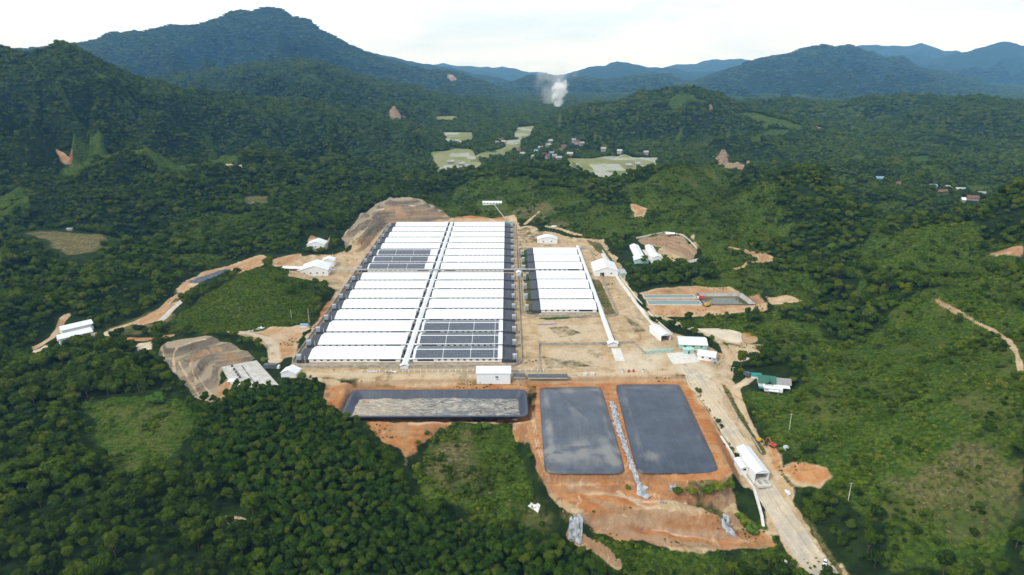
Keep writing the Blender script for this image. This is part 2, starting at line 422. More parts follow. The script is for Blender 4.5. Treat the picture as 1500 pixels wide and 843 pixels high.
fill(pale, [(984, 474), (1021, 482), (1050, 480), (1092, 490), (1096, 500), (1080, 504), (1050, 496)], 5)
fill(soil, [(984, 474), (1021, 482), (1050, 480), (1092, 490), (1112, 498), (1096, 506), (1050, 498)], 6)
fill(soil, [(1068, 505), (1118, 504), (1116, 516), (1085, 530), (1072, 528)], 6)
fill(pale, [(1078, 520), (1095, 515), (1098, 528), (1080, 534)], 4)
fill(pale, [(120, 487), (162, 487), (160, 494), (125, 496)], 3)
fill(pale, [(200, 502), (222, 500), (222, 516), (205, 518)], 3)
fill(pale, [(40, 517), (70, 505), (75, 512), (55, 522)], 3)
fill(pale, [(330, 758), (360, 762), (352, 772), (335, 768)], 3)
for q in ([(120, 487), (162, 487), (160, 494), (125, 496)], [(200, 502), (222, 500), (222, 516), (205, 518)], [(40, 517), (70, 505), (75, 512), (55, 522)], [(330, 758), (360, 762), (352, 772), (335, 768)], [(1122, 435), (1150, 432), (1175, 440), (1130, 447)]):
    fill(soil, q, 4)
for q in (QUARRY_FAR, QUARRY_NEAR, CUT_EAST):
    fill(soil, q, 6)
    fill(rock, q, 6)
_ln = blank()
for l in ([(256, 545), (254, 520), (262, 508), (285, 500), (300, 497)], [(262, 530), (275, 555), (292, 580)], [(288, 560), (278, 535), (283, 523), (300, 516), (325, 512)], [(286, 540), (296, 560), (312, 580)], [(236, 505), (240, 522)],
          [(540, 322), (580, 316), (640, 318)], [(548, 308), (585, 304), (625, 306)], [(520, 352), (545, 322)], [(512, 362), (530, 338)], [(505, 345), (535, 312)]):
    stroke(_ln, l, 1.6, 1.6)
rock *= 1 - _ln
tone *= 1 - _ln
np.maximum(pale, _ln * .6, out=pale)
stroke(tone, [(334, 522), (345, 530)], 7, 6, .9)
fill(tone, CUT_EAST, 6, .7)
# vegetation cover of the site's green strips and clearings
fill(grass, [(764, 366), (775, 366), (778, 398), (765, 398)], 2)
fill(dry, [(764, 402), (778, 402), (790, 462), (770, 460)], 2)
fill(dry, [(866, 410), (880, 410), (903, 460), (888, 462)], 2)
fill(grass, [(620, 640), (730, 622), (760, 640), (768, 690), (745, 750), (640, 720), (600, 700), (600, 690)], 6, .85)
fill(dry, [(640, 650), (690, 642), (720, 700), (700, 740), (650, 715), (610, 690)], 14, .8)
fill(dry, [(500, 560), (740, 558), (775, 562), (520, 570)], 3, .8)
fill(dry, [(772, 565), (788, 566), (790, 640), (776, 612)], 3, .5)
fill(dry, [(745, 740), (790, 705), (830, 760), (800, 775)], 10, .8)
fill(dry, [(250, 600), (230, 590), (130, 595), (140, 660), (190, 690), (250, 680), (285, 640)], 10, .34)
fill(grass, [(120, 590), (270, 590), (285, 640), (250, 680), (190, 690), (140, 655)], 8)
fill(grass, [(400, 398), (455, 425), (455, 470), (300, 490), (245, 480), (290, 440), (340, 412)], 8)
fill(grass, [(1060, 340), (1130, 390), (1190, 430), (1150, 450), (1080, 425), (1040, 380)], 8, .8)
fill(grass, [(1110, 600), (1200, 590), (1300, 640), (1300, 700), (1220, 690), (1140, 640)], 8, .9)
fill(grass, [(1130, 480), (1210, 470), (1200, 500), (1120, 510)], 8, .8)
fill(grass, [(1330, 500), (1470, 510), (1490, 600), (1400, 640), (1290, 600)], 10, .8)
fill(grass, [(620, 330), (700, 270), (790, 270), (880, 315), (970, 330), (930, 350), (860, 345), (800, 335), (750, 318), (660, 318)], 8, .85)
fill(grass, [(960, 250), (1050, 232), (1070, 250), (1010, 285), (940, 300)], 8, .7)
fill(grass, [(880, 790), (960, 800), (1100, 810), (1150, 843), (900, 843)], 6, .8)
fill(grass, [(1120, 770), (1180, 843), (1150, 830), (1105, 790)], 4, .8)
fill(grass, [(940, 468), (1060, 466), (1090, 480), (990, 474)], 4)
fill(dry, [(750, 312), (800, 300), (850, 330), (810, 340)], 8, .7)
fill(dry, [(1290, 700), (1400, 640), (1520, 670), (1520, 800), (1400, 800), (1330, 740)], 14, .62)
fill(dry, [(30, 342), (90, 336), (142, 346), (138, 372), (95, 376), (70, 356)], 8, 1.0)
fill(clear, [(26, 343), (90, 336), (146, 346), (142, 380), (95, 384), (62, 360)], 6)
fill(dry, [(362, 291), (392, 288), (390, 297), (366, 298)], 6, 1.0)
fill(clear, [(360, 290), (394, 288), (392, 300), (364, 300)], 6)
fill(dry, [(1360, 260), (1500, 255), (1500, 275), (1380, 275)], 30, .3)
for q in ([(832, 232), (900, 229), (962, 231), (966, 245), (900, 253), (838, 250)], [(630, 224), (690, 219), (706, 238), (660, 250)], [(690, 232), (712, 222), (730, 224), (712, 236)], [(725, 222), (745, 214), (752, 220), (738, 228)], [(650, 194), (694, 194), (690, 209), (652, 209)], [(756, 187), (782, 185), (778, 203), (752, 203)],
          [(736, 206), (765, 204), (762, 219), (741, 220)], [(637, 171), (671, 170), (669, 176), (638, 177)],):
    fill(paddy, q, 12)
for l, wd in (([(1012, 562), (1045, 612), (1075, 660), (1092, 690)], 3.2), ([(1060, 566), (1086, 612), (1118, 664)], 3.4), ([(1180, 760), (1200, 790), (1228, 838)], 3)):
    q_ = blank()
    stroke(q_, l, wd, 2)
    soil *= 1 - .8 * q_
    np.maximum(dry, q_, out=dry)
    np.maximum(scrub, q_, out=scrub)
for q in ([(500, 560), (740, 557), (775, 562), (520, 569)], [(772, 565), (786, 566), (788, 640), (778, 612)], [(640, 613), (775, 611), (775, 617), (650, 618)], [(745, 745), (795, 705), (830, 758), (800, 778)]):
    q_ = blank()
    fill(q_, q, 3)
    soil *= 1 - .55 * q_
for q, G_ in (([(763.5, 366), (776, 366), (779, 399), (765, 399)], grass), ([(764.5, 402), (779, 402), (791, 462), (770, 461)], dry), ([(864, 410), (879, 410), (903, 460), (888, 463)], dry), ([(765, 463), (790, 466), (880, 464), (800, 469)], grass),
              ([(752, 330), (790, 338), (820, 350), (800, 356), (765, 352)], dry), ([(860, 352), (880, 356), (900, 385), (890, 386)], dry), ([(430, 540), (440, 520), (470, 480), (478, 482), (450, 525), (440, 542)], dry), ([(905, 455), (930, 470), (950, 486), (930, 488)], dry),
              ([(790, 520), (850, 528), (870, 538), (800, 542)], dry), ([(800, 480), (830, 478), (860, 490), (820, 496)], dry), ([(440, 552), (520, 553), (600, 556), (500, 560)], dry), ([(985, 545), (1005, 548), (1008, 556), (990, 556)], dry)):
    q_ = blank()
    fill(q_, q, 2.5, .62 if q[0][1] > 470 or q[0][0] in (752, 905) else 1.0, rag=1.0)
    soil *= 1 - .8 * q_
    np.maximum(G_, q_, out=G_)
for q in ([(965, 712), (1060, 710), (1080, 722), (1010, 730)], [(800, 708), (850, 712), (835, 722)], [(1020, 740), (1060, 748), (1075, 764), (1040, 756)], [(880, 700), (925, 703), (920, 708), (885, 706)], [(820, 750), (850, 762), (868, 780), (830, 770)], [(990, 790), (1040, 796), (1030, 806), (985, 800)]):
    q_ = blank()
    fill(q_, q, 3, .8, rag=4)
    soil *= 1 - .75 * q_
    np.maximum(dry, q_, out=dry)
    np.maximum(scrub, q_, out=scrub)
for l in ([(848, 760), (900, 766), (950, 768), (985, 782), (1040, 784), (1095, 794)], [(835, 714), (900, 726), (960, 735), (1050, 752)], [(905, 720), (935, 740), (980, 752)], [(600, 622), (680, 619), (760, 622)]):
    stroke(pale, l, 2.5, 3, .8)
for q in ([(850, 722), (900, 735), (960, 748), (1040, 760), (1085, 785), (1040, 778), (960, 765), (880, 750)], [(860, 765), (930, 770), (1010, 790), (1100, 800), (1060, 808), (960, 800), (870, 778)]):
    fill(rock, q, 6, .62)
for l in ([(800, 512), (850, 520), (900, 535)], [(930, 470), (900, 480), (870, 500)], [(806, 512), (856, 519), (906, 533)], [(560, 548), (700, 552), (860, 547)], [(562, 551), (700, 555), (860, 549)], [(775, 600), (785, 650), (800, 705), (880, 712)], [(779, 600), (789, 650), (804, 701), (880, 708)]):
    stroke(pale, l, 1.0, 1.2, .7)
fill(soil, [(938, 353), (976, 346), (1000, 350), (1012, 366), (1010, 386), (985, 384), (965, 372), (972, 362), (945, 360)], 4)
fill(dry, [(150, 484), (215, 460), (245, 443), (262, 426), (280, 436), (250, 468), (225, 484), (190, 490)], 5, .9)
fill(clear, [(160, 484), (215, 462), (245, 443), (262, 424), (300, 402), (336, 384), (348, 396), (330, 410), (285, 428), (262, 452), (250, 470), (225, 484), (190, 490)], 4)
for q in ([(1085, 166), (1140, 174), (1185, 190), (1125, 186)], [(1120, 196), (1150, 190), (1180, 197), (1150, 203)], [(960, 150), (1010, 140), (1040, 150), (990, 160)], [(1230, 232), (1260, 226), (1270, 236)], [(1330, 230), (1360, 228), (1365, 240), (1340, 242)], [(310, 222), (345, 240), (335, 246), (305, 236)]):
    fill(grass, q, 20)
    fill(clear, q, 20, .8)
# planting masks
GREEN_HILL = [(395, 388), (440, 402), (462, 430), (458, 472), (400, 480), (300, 492), (240, 490), (252, 470), (290, 440), (340, 410)]
SCRUB = [GREEN_HILL, [(1060, 340), (1130, 390), (1200, 430), (1150, 455), (1080, 425), (1030, 375)], [(1095, 585), (1160, 575), (1300, 560), (1330, 500), (1480, 505), (1500, 560), (1500, 843), (1300, 843), (1290, 760), (1200, 720), (1130, 640)],
         [(1120, 470), (1215, 465), (1215, 505), (1110, 515)], [(600, 330), (640, 285), (700, 262), (790, 262), (870, 295), (990, 320), (985, 345), (930, 352), (860, 347), (800, 338), (750, 318), (655, 322)],
         [(960, 250), (1050, 230), (1075, 250), (1060, 300), (1000, 320), (940, 305), (930, 290)], [(860, 790), (960, 800), (1100, 808), (1165, 843), (880, 843)], [(1110, 775), (1135, 775), (1185, 843), (1140, 830)],
         [(600, 690), (620, 640), (735, 620), (768, 645), (790, 710), (830, 760), (800, 778), (700, 770), (630, 735)], [(930, 466), (1060, 464), (1100, 482), (1120, 512), (1060, 508), (1015, 480)], [(1060, 572), (1095, 580), (1100, 620), (1075, 590)],
         [(1360, 410), (1500, 400), (1500, 520), (1470, 500), (1400, 455)]]
for q in SCRUB:
    fill(scrub, q, 8)
fill(grove, [(285, 690), (285, 615), (330, 574), (420, 560), (474, 574), (482, 605), (540, 668), (585, 730), (640, 768), (760, 798), (850, 815), (895, 860), (940, 900), (400, 900), (400, 760)], 6)
fill(clear, [(120, 588), (270, 588), (288, 640), (250, 685), (190, 695), (135, 660)], 4)
_open = fbm(GX, GY, 150, 4, 95)
_side = np.where(GX > 0, sstep(130, 170, GX) * (_open > .18), sstep(-280, -320, GX) * (_open > .34)) * (GY > 330) * (GY < 1250)
np.maximum(scrub, (_side * (grove < .3)).astype(np.float32), out=scrub)
_openfar = fbm(U * 1000, V * 1000, 60, 4, 97) > np.where(U < -.1, .62, .34)
np.maximum(grass, (.8 * _openfar * (GY >= 1250) * (GY < 5200)).astype(np.float32), out=grass)
np.maximum(grass, scrub * .82, out=grass)
np.maximum(clear, np.clip(soil * 1.2, 0, 1), out=clear)
np.maximum(clear, paddy, out=clear)
for q in ([(1086, 580), (1092, 544), (1152, 543), (1160, 588), (1112, 592)], [(1000, 390), (1002, 383), (1030, 380), (1030, 388)], [(60, 515), (70, 480), (128, 480), (128, 500)], [(915, 390), (918, 352), (972, 352), (975, 385), (945, 392)],
          [(698, 306), (700, 294), (742, 294), (742, 308)], [(445, 368), (447, 345), (480, 345), (480, 368)], [(320, 575), (320, 530), (440, 525), (440, 562), (415, 568)], [(764, 366), (778, 366), (790, 462), (766, 462)], [(860, 405), (884, 405), (906, 462), (886, 466)],
          [(270, 420), (270, 410), (338, 388), (338, 400), (296, 420)]):
    fill(clear, q, 3)

# ------------------------------------------------------------------ materials
class NT:
    def __init__(s, name):
        s.m = bpy.data.materials.new(name)
        s.m.use_nodes = True
        s.t = s.m.node_tree
        s.b = s.t.nodes['Principled BSDF']
        s.b.inputs['Specular IOR Level'].default_value = 0.15
        s.b.inputs['Roughness'].default_value = 0.85

    def n(s, kind, **kw):
        o = s.t.nodes.new(kind)
        for k, v in kw.items():
            if hasattr(o, k):
                setattr(o, k, v)
            else:
                s.put(o, k, v)
        return o

    def put(s, node, k, v):
        sock = node.inputs[k]
        if isinstance(v, bpy.types.NodeSocket):
            s.t.links.new(v, sock)
        else:
            sock.default_value = v

    def col(s, c):
        s.put(s.b, 'Base Color', c if isinstance(c, bpy.types.NodeSocket) else (*c, 1))
        return s

    def pos(s):
        return s.n('ShaderNodeNewGeometry').outputs['Position']

    def obj(s):
        return s.n('ShaderNodeTexCoord').outputs['Object']

    def noise(s, vec, scale, detail=4, rough=.6, dist=0):
        o = s.n('ShaderNodeTexNoise')
        s.put(o, 'Vector', vec)
        for k, v in (('Scale', scale), ('Detail', detail), ('Roughness', rough), ('Distortion', dist)):
            s.put(o, k, v)
        return o.outputs['Fac']

    def math(s, op, a, b=0.0, c=0.0, clamp=False):
        o = s.n('ShaderNodeMath', operation=op)
        o.use_clamp = clamp
        for i, v in enumerate((a, b, c)):
            if isinstance(v, bpy.types.NodeSocket):
                s.t.links.new(v, o.inputs[i])
            else:
                o.inputs[i].default_value = v
        return o.outputs[0]

    def ramp(s, fac, a, b):
        o = s.n('ShaderNodeMapRange', interpolation_type='SMOOTHSTEP')
        s.put(o, 'Value', fac)
        s.put(o, 'From Min', a)
        s.put(o, 'From Max', b)
        return o.outputs[0]

    def mix(s, fac, a, b, mode='MIX'):
        o = s.n('ShaderNodeMix', data_type='RGBA', blend_type=mode)
        for i, v in ((0, fac), (6, a), (7, b)):
            if isinstance(v, bpy.types.NodeSocket):
                s.t.links.new(v, o.inputs[i])
            else:
                o.inputs[i].default_value = v if i == 0 else (*v, 1)
        return o.outputs[2]

    def scale3(s, vec, sc):
        o = s.n('ShaderNodeMapping')
        s.put(o, 'Vector', vec)
        o.inputs['Scale'].default_value = sc
        return o.outputs[0]

    def bump(s, h, strength=.3, dist=.3):
        o = s.n('ShaderNodeBump')
        s.put(o, 'Height', h)
        o.inputs['Strength'].default_value = strength
        o.inputs['Distance'].default_value = dist
        s.t.links.new(o.outputs[0], s.b.inputs['Normal'])

    def attr(s, name):
        return s.n('ShaderNodeAttribute', attribute_name=name)


def ground_material():
    m = NT('ground_cover')
    p = m.pos()
    a, b = m.attr('cover_a'), m.attr('cover_b')
    sa, sb = m.n('ShaderNodeSeparateColor'), m.n('ShaderNodeSeparateColor')
    m.put(sa, 'Color', a.outputs['Color'])
    m.put(sb, 'Color', b.outputs['Color'])
    c = m.attr('cover_c')
    sc = m.n('ShaderNodeSeparateColor')
    m.put(sc, 'Color', c.outputs['Color'])
    n1 = m.noise(p, .11, 6, .65)
    n2 = m.noise(p, .022, 4, .6)
    n3 = m.noise(p, .5, 3, .6)
    n4 = m.noise(m.scale3(p, (.06, .3, .3)), 1.0, 4, .6, .4)

    def edge(x, amt=.75, w=.16):
        q = m.math('ADD', x, m.math('MULTIPLY', m.math('SUBTRACT', n1, .5), amt))
        return m.ramp(q, .5 - w, .5 + w)
    base = m.mix(m.ramp(n1, .35, .7), (.012, .022, .006), (.026, .046, .010))
    cl_ = m.n('ShaderNodeTexVoronoi')
    m.put(cl_, 'Vector', p)
    m.put(cl_, 'Scale', .42)
    cl_ = cl_.outputs['Distance']
    g = m.mix(m.ramp(n1, .35, .68), (.050, .088, .007), (.092, .124, .011))
    g = m.mix(m.ramp(n3, .42, .70), g, (.020, .044, .008))
    g = m.mix(m.math('MULTIPLY', m.ramp(cl_, .35, .75), .6), g, (.016, .034, .007))
    g = m.mix(m.math('MULTIPLY', m.ramp(m.noise(p, .035, 5, .7), .52, .7), .7), g, (.095, .095, .030))
    d = m.mix(m.ramp(n1, .38, .62), (.18, .135, .055), (.075, .085, .022))
    d = m.mix(m.ramp(n3, .48, .68), d, (.20, .16, .085))
    d = m.mix(m.ramp(n2, .48, .66), d, (.055, .08, .016))
    d = m.mix(m.math('MULTIPLY', m.ramp(cl_, .4, .8), .75), d, (.05, .05, .022))
    s_tan = m.mix(m.ramp(n2, .35, .65), (.42, .285, .155), (.345, .25, .145))
    s_tan = m.mix(m.ramp(n1, .4, .7), s_tan, (.52, .405, .265))
    s_or = m.mix(m.ramp(n1, .35, .7), (.37, .140, .046), (.45, .235, .10))
    s_or = m.mix(m.ramp(n4, .5, .7), s_or, (.26, .125, .062))
    s_or = m.mix(m.math('MULTIPLY', m.ramp(n2, .54, .68), .6), s_or, (.36, .25, .14))
    s_pale = m.mix(m.ramp(n1, .35, .65), (.58, .49, .37), (.48, .38, .26))
    so = m.mix(m.ramp(m.math('ADD', sa.outputs['Green'], m.math('MULTIPLY', m.math('SUBTRACT', n2, .5), .6)), .25, .75), s_tan, s_or)
    so = m.mix(m.ramp(m.math('ADD', sa.outputs['Blue'], m.math('MULTIPLY', m.math('SUBTRACT', n1, .5), .5)), .2, .9), so, s_pale)
    so = m.mix(m.math('MULTIPLY', m.ramp(n3, .52, .75), .35), so, (.20, .13, .07))
    vb = m.noise(p, .045, 5, .7)
    so = m.mix(m.math('MULTIPLY', m.ramp(vb, .56, .66), .5), so, (.12, .115, .04))
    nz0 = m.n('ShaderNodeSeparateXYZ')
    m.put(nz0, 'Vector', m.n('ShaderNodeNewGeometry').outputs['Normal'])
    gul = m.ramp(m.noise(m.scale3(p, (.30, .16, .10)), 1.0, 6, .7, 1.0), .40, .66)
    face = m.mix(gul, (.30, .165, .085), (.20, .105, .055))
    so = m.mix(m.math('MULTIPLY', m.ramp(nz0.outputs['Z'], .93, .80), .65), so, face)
    crack = m.noise(m.scale3(p, (.10, .035, .1)), 1.0, 6, .72, 1.6)
    so = m.mix(m.math('MULTIPLY', m.ramp(crack, .57, .66), .55), so, (.19, .105, .055))
    so = m.mix(m.math('MULTIPLY', m.ramp(crack, .42, .33), .5), so, (.58, .44, .29))
    strata = m.noise(m.scale3(p, (.02, .02, .55)), 1.0, 5, .7, .3)
    rk = m.mix(m.ramp(strata, .35, .65), (.12, .10, .075), (.27, .215, .15))
    rk = m.mix(m.ramp(m.noise(m.scale3(p, (.25, .25, .02)), 1.0, 4, .6), .52, .72), rk, (.10, .085, .065))
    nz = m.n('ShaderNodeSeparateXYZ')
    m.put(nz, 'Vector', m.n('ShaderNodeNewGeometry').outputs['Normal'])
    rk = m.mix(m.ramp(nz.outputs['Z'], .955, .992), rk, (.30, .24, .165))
    rk = m.mix(m.math('MULTIPLY', sa.outputs['Green'], .6), rk, (.36, .20, .10))
    pdv = m.n('ShaderNodeTexVoronoi', distance='CHEBYCHEV')
    m.put(pdv, 'Vector', m.scale3(p, (.018, .010, .0)))
    m.put(pdv, 'Scale', 1.0)
    pc = m.n('ShaderNodeSeparateColor')
    m.put(pc, 'Color', pdv.outputs['Color'])
    pad_c = m.mix(m.ramp(pc.outputs['Red'], .2, .8), (.14, .165, .05), (.23, .225, .12))
    pad_c = m.mix(m.ramp(pc.outputs['Green'], .62, .66), pad_c, (.33, .335, .28))
    pad_c = m.mix(m.ramp(n2, .45, .7), pad_c, (.16, .20, .05))
    col = m.mix(edge(sa.outputs['Alpha'] if 'Alpha' in sa.outputs else sb.outputs['Red']), base, g)
    col = m.mix(edge(sb.outputs['Green'], 1.5, .3), col, d)
    col = m.mix(edge(sc.outputs['Red'], .5), col, pad_c)
    col = m.mix(edge(sa.outputs['Red'], .7, .14), col, so)
    col = m.mix(edge(sb.outputs['Blue'], .5), col, rk)
    m.col(col)
    m.b.inputs['Specular IOR Level'].default_value = .03
    m.b.inputs['Roughness'].default_value = .95
    m.bump(m.math('ADD', n3, m.math('MULTIPLY', n1, 1.6)), .55, 1.2)
    return m.m


def plain(name, c, var=.12, scale=.6, rough=.8, spec=.2, metal=0.0, c2=None, streak=None):
    m = NT(name)
    p = m.obj() if streak is None else m.scale3(m.obj(), streak)
    f = m.ramp(m.noise(p, scale, 5, .62), .3, .7)
    c2 = c2 or tuple(x * (1 - var * 2) for x in c)
    m.col(m.mix(f, c, c2))
    m.b.inputs['Roughness'].default_value = rough
    m.b.inputs['Specular IOR Level'].default_value = spec
    m.b.inputs['Metallic'].default_value = metal
    return m.m


def roof_material(name, c, c2, axis=0, period=1.0):
    """sheet-metal roof: standing ribs as bump, sheet laps and rain streaks as colour"""
    m = NT(name)
    p = m.obj()
    sx = m.n('ShaderNodeSeparateXYZ')
    m.put(sx, 'Vector', p)
    w = m.math('PINGPONG', sx.outputs[axis], period / 2)
    dirt = m.ramp(m.noise(m.scale3(p, (1.0, .12, .12) if axis == 0 else (.12, 1.0, .12)), 1.0, 5, .65), .42, .8)
    col = m.mix(m.math('MULTIPLY', dirt, .6), c, c2)
    m.col(col)
    m.b.inputs['Roughness'].default_value = .55
    m.b.inputs['Specular IOR Level'].default_value = .3
    m.bump(m.ramp(w, .0, .12), .4, .08)
    return m.m


def leaf_material(name, cols, patch, hue=.5):
    """cols: dark, mid, light, yellowish leaf colours; per-tree random plus slow drift over the land"""
    m = NT(name)
    r = m.n('ShaderNodeObjectInfo').outputs['Random']
    p = m.pos()
    big = m.noise(p, patch, 3, .6)
    f = m.math('ADD', m.math('MULTIPLY', r, .72), m.math('MULTIPLY', big, .50))
    o = m.n('ShaderNodeValToRGB')
    m.put(o, 'Fac', f)
    e = o.color_ramp.elements
    e[0].position, e[0].color = .18, (*cols[0], 1)
    e[1].position, e[1].color = .55, (*cols[1], 1)
    for q, c in ((.80, cols[2]), (.97, cols[3])):
        x = e.new(q)
        x.color = (*c, 1)
    c = m.mix(m.math('MULTIPLY', m.ramp(m.noise(p, .55, 2, .5), .4, .75), .5), o.outputs[0], tuple(x * 1.25 for x in cols[2]))
    m.col(c)
    m.b.inputs['Roughness'].default_value = .7
    m.b.inputs['Specular IOR Level'].default_value = .03
    return m.m


def liner_material(name, dust, seam):
    m = NT(name)
    p = m.obj()
    n1 = m.noise(p, .06, 6, .68, .6)
    n2 = m.noise(m.scale3(p, (.14, .07, .1)), 1.0, 6, .68, 1.4)
    n3 = m.noise(m.scale3(p, (.9, .2, .2)), 1.2, 4, .6, .8)
    col = m.mix(m.ramp(n1, .3, .7), (.078, .092, .118), (.042, .052, .070)) if dust > .5 else m.mix(m.ramp(n1, .3, .7), (.054, .068, .096), (.030, .039, .058))
    if seam == .35:
        st = m.math('ADD', m.attr('dust').outputs['Fac'], m.math('MULTIPLY', m.math('SUBTRACT', m.noise(m.scale3(p, (.3, .12, .2)), 1.0, 6, .7, 1.2), .5), .8))
        col = m.mix(m.math('MULTIPLY', m.ramp(st, .25, 1.1), .5), col, (.30, .285, .245))
    col = m.mix(m.math('MULTIPLY', m.ramp(n2, .55, .8), dust * .45), col, (.20, .19, .17))
    col = m.mix(m.math('MULTIPLY', m.ramp(n1, .56, .74), dust * .5), col, (.24, .22, .185))
    sx = m.n('ShaderNodeSeparateXYZ')
    m.put(sx, 'Vector', p)
    ln = m.math('GREATER_THAN', m.math('PINGPONG', sx.outputs[0], 3.5), 3.42)
    col = m.mix(m.math('MULTIPLY', ln, seam), col, (.16, .17, .19))
    m.col(col)
    m.b.inputs['Roughness'].default_value = .42
    m.b.inputs['Specular IOR Level'].default_value = .45
    m.bump(n3, .35, .5)
    return m.m


M = {}
M['ground'] = ground_material()
M['roof'] = roof_material('white_roof_sheet', (.70, .71, .72), (.48, .48, .46))
M['roof_y'] = roof_material('white_roof_sheet_crosswise', (.70, .71, .72), (.48, .48, .46), 1)
M['wall'] = plain('white_painted_wall', (.80, .81, .81), .04, .5, .7)
M['window'] = plain('dark_window', (.035, .042, .05), .1, .8, .25, .5)
M['opening'] = plain('dark_louvre', (.06, .065, .07), .2, 2.0, .6)
M['annex'] = plain('dark_netting', (.060, .067, .080), .2, .7, .6, .3, streak=(1, .2, 1))
M['bin'] = plain('grey_sheet_metal', (.40, .45, .48), .1, 1.2, .45, .4)
M['bin_dark'] = plain('dark_grey_metal', (.12, .13, .15), .2, 1.2, .5)
M['concrete'] = plain('weathered_concrete', (.42, .39, .34), .2, .35, .9)
M['concrete_pale'] = plain('pale_concrete', (.66, .63, .57), .12, .3, .9)
M['concrete_grey'] = plain('grey_concrete_slab', (.36, .345, .32), .22, .25, .9, c2=(.52, .49, .44))
M['steel'] = plain('galvanised_steel', (.45, .46, .47), .15, 1.0, .45, .5)
M['steel_dark'] = plain('dark_steel_roof', (.10, .11, .125), .2, .6, .5, .4)
M['mint'] = plain('mint_painted_wall', (.40, .62, .55), .12, .5, .75)
M['teal'] = plain('teal_sheet', (.03, .27, .24), .15, .6, .6)
M['green_roof'] = roof_material('green_roof_sheet', (.035, .13, .085), (.05, .10, .08))
M['grey_roof'] = roof_material('grey_fibre_roof', (.27, .265, .255), (.17, .165, .16))
M['red_roof'] = plain('red_tile_roof', (.24, .115, .095), .25, .5, .8)
M['blue_roof'] = plain('blue_sheet_roof', (.22, .34, .47), .15, .5, .6)
M['village_wall'] = plain('village_wall', (.34, .31, .27), .15, .4)
M['village_sheet'] = plain('weathered_roof_sheet', (.42, .42, .40), .2, .4)
M['red_paint'] = plain('red_machine_paint', (.52, .07, .035), .1, 1.0, .4, .5)
M['yellow_paint'] = plain('yellow_machine_paint', (.62, .36, .03), .1, 1.0, .4, .5)
M['blue_paint'] = plain('blue_paint', (.06, .13, .36), .1, 1.0, .45, .4)
M['white_paint'] = plain('white_car_paint', (.80, .81, .82), .04, 1.0, .25, .5)
M['rubber'] = plain('black_rubber', (.025, .025, .026), .1, 3.0, .8)
M['glass'] = plain('dark_glass', (.03, .04, .05), .05, 1.0, .1, .6)
M['bark'] = plain('grey_brown_bark', (.13, .10, .075), .25, 2.0, .9)
M['bark_pale'] = plain('pale_dry_wood', (.36, .32, .27), .2, 2.0, .9)
M['liner'] = liner_material('black_pond_liner', .35, .5)
M['cover'] = liner_material('dusty_lagoon_cover', .75, .35)
M['cover_clean'] = liner_material('dark_lagoon_cover', .38, .35)
M['plastic'] = plain('grey_plastic_sheet', (.20, .225, .26), .3, .5, .4, .5, c2=(.46, .47, .48))
M['litter'] = plain('white_plastic', (.74, .74, .72), .1, .8, .6)
M['tarp_blue'] = plain('dusty_blue_tarp', (.27, .29, .44), .2, .5, .7)


def road_material():
    m = NT('gravel_road')
    p = m.pos()
    uv = m.n('ShaderNodeUVMap').outputs[0]
    sx = m.n('ShaderNodeSeparateXYZ')
    m.put(sx, 'Vector', uv)
    n1 = m.noise(p, .18, 6, .65)
    n2 = m.noise(p, .03, 4, .6)
    n3 = m.noise(p, 1.4, 3, .6)
    ruts = m.noise(m.scale3(uv, (9.0, .03, 1)), 1.0, 3, .6, .3)
    c = m.mix(m.ramp(n2, .36, .62), (.52, .41, .27), (.37, .335, .285))
    c = m.mix(m.ramp(n1, .4, .7), c, (.56, .47, .34))
    c = m.mix(m.math('MULTIPLY', m.ramp(ruts, .48, .66), .6), c, (.30, .245, .175))
    c = m.mix(m.math('MULTIPLY', m.ramp(n3, .5, .75), .3), c, (.22, .18, .13))
    m.col(c)
    m.b.inputs['Roughness'].default_value = .95
    m.bump(m.math('ADD', n3, n1), .4, .3)
    return m.m


M['road'] = road_material()


def solar_material():
    m = NT('solar_cells')
    p = m.obj()
    sx = m.n('ShaderNodeSeparateXYZ')
    m.put(sx, 'Vector', p)
    gx = m.math('GREATER_THAN', m.math('PINGPONG', sx.outputs[0], .55), .50)
    gy = m.math('GREATER_THAN', m.math('PINGPONG', sx.outputs[1], 1.05), .98)
    g = m.math('MAXIMUM', gx, gy)
    n = m.noise(p, .25, 3, .5)
    c = m.mix(m.ramp(n, .35, .65), (.040, .048, .066), (.058, .066, .086))
    m.col(m.mix(m.math('MULTIPLY', g, .75), c, (.26, .28, .31)))
    m.b.inputs['Roughness'].default_value = .3
    m.b.inputs['Specular IOR Level'].default_value = .45
    return m.m


M['solar'] = solar_material()


def water(name, c, rough=.12):
    m = NT(name)
    m.col(m.mix(m.ramp(m.noise(m.pos(), .08, 4, .6), .35, .7), c, tuple(x * .75 for x in c)))
    m.b.inputs['Roughness'].default_value = rough
    m.b.inputs['Specular IOR Level'].default_value = .5
    m.bump(m.noise(m.pos(), 1.2, 2, .5), .06, .2)
    return m.m


M['mud_water'] = water('muddy_water', (.36, .20, .05))
M['olive_water'] = water('olive_water', (.10, .095, .045))
M['teal_water'] = water('teal_water', (.11, .20, .185))
M['milky_water'] = water('milky_mud_water', (.60, .50, .36), .35)

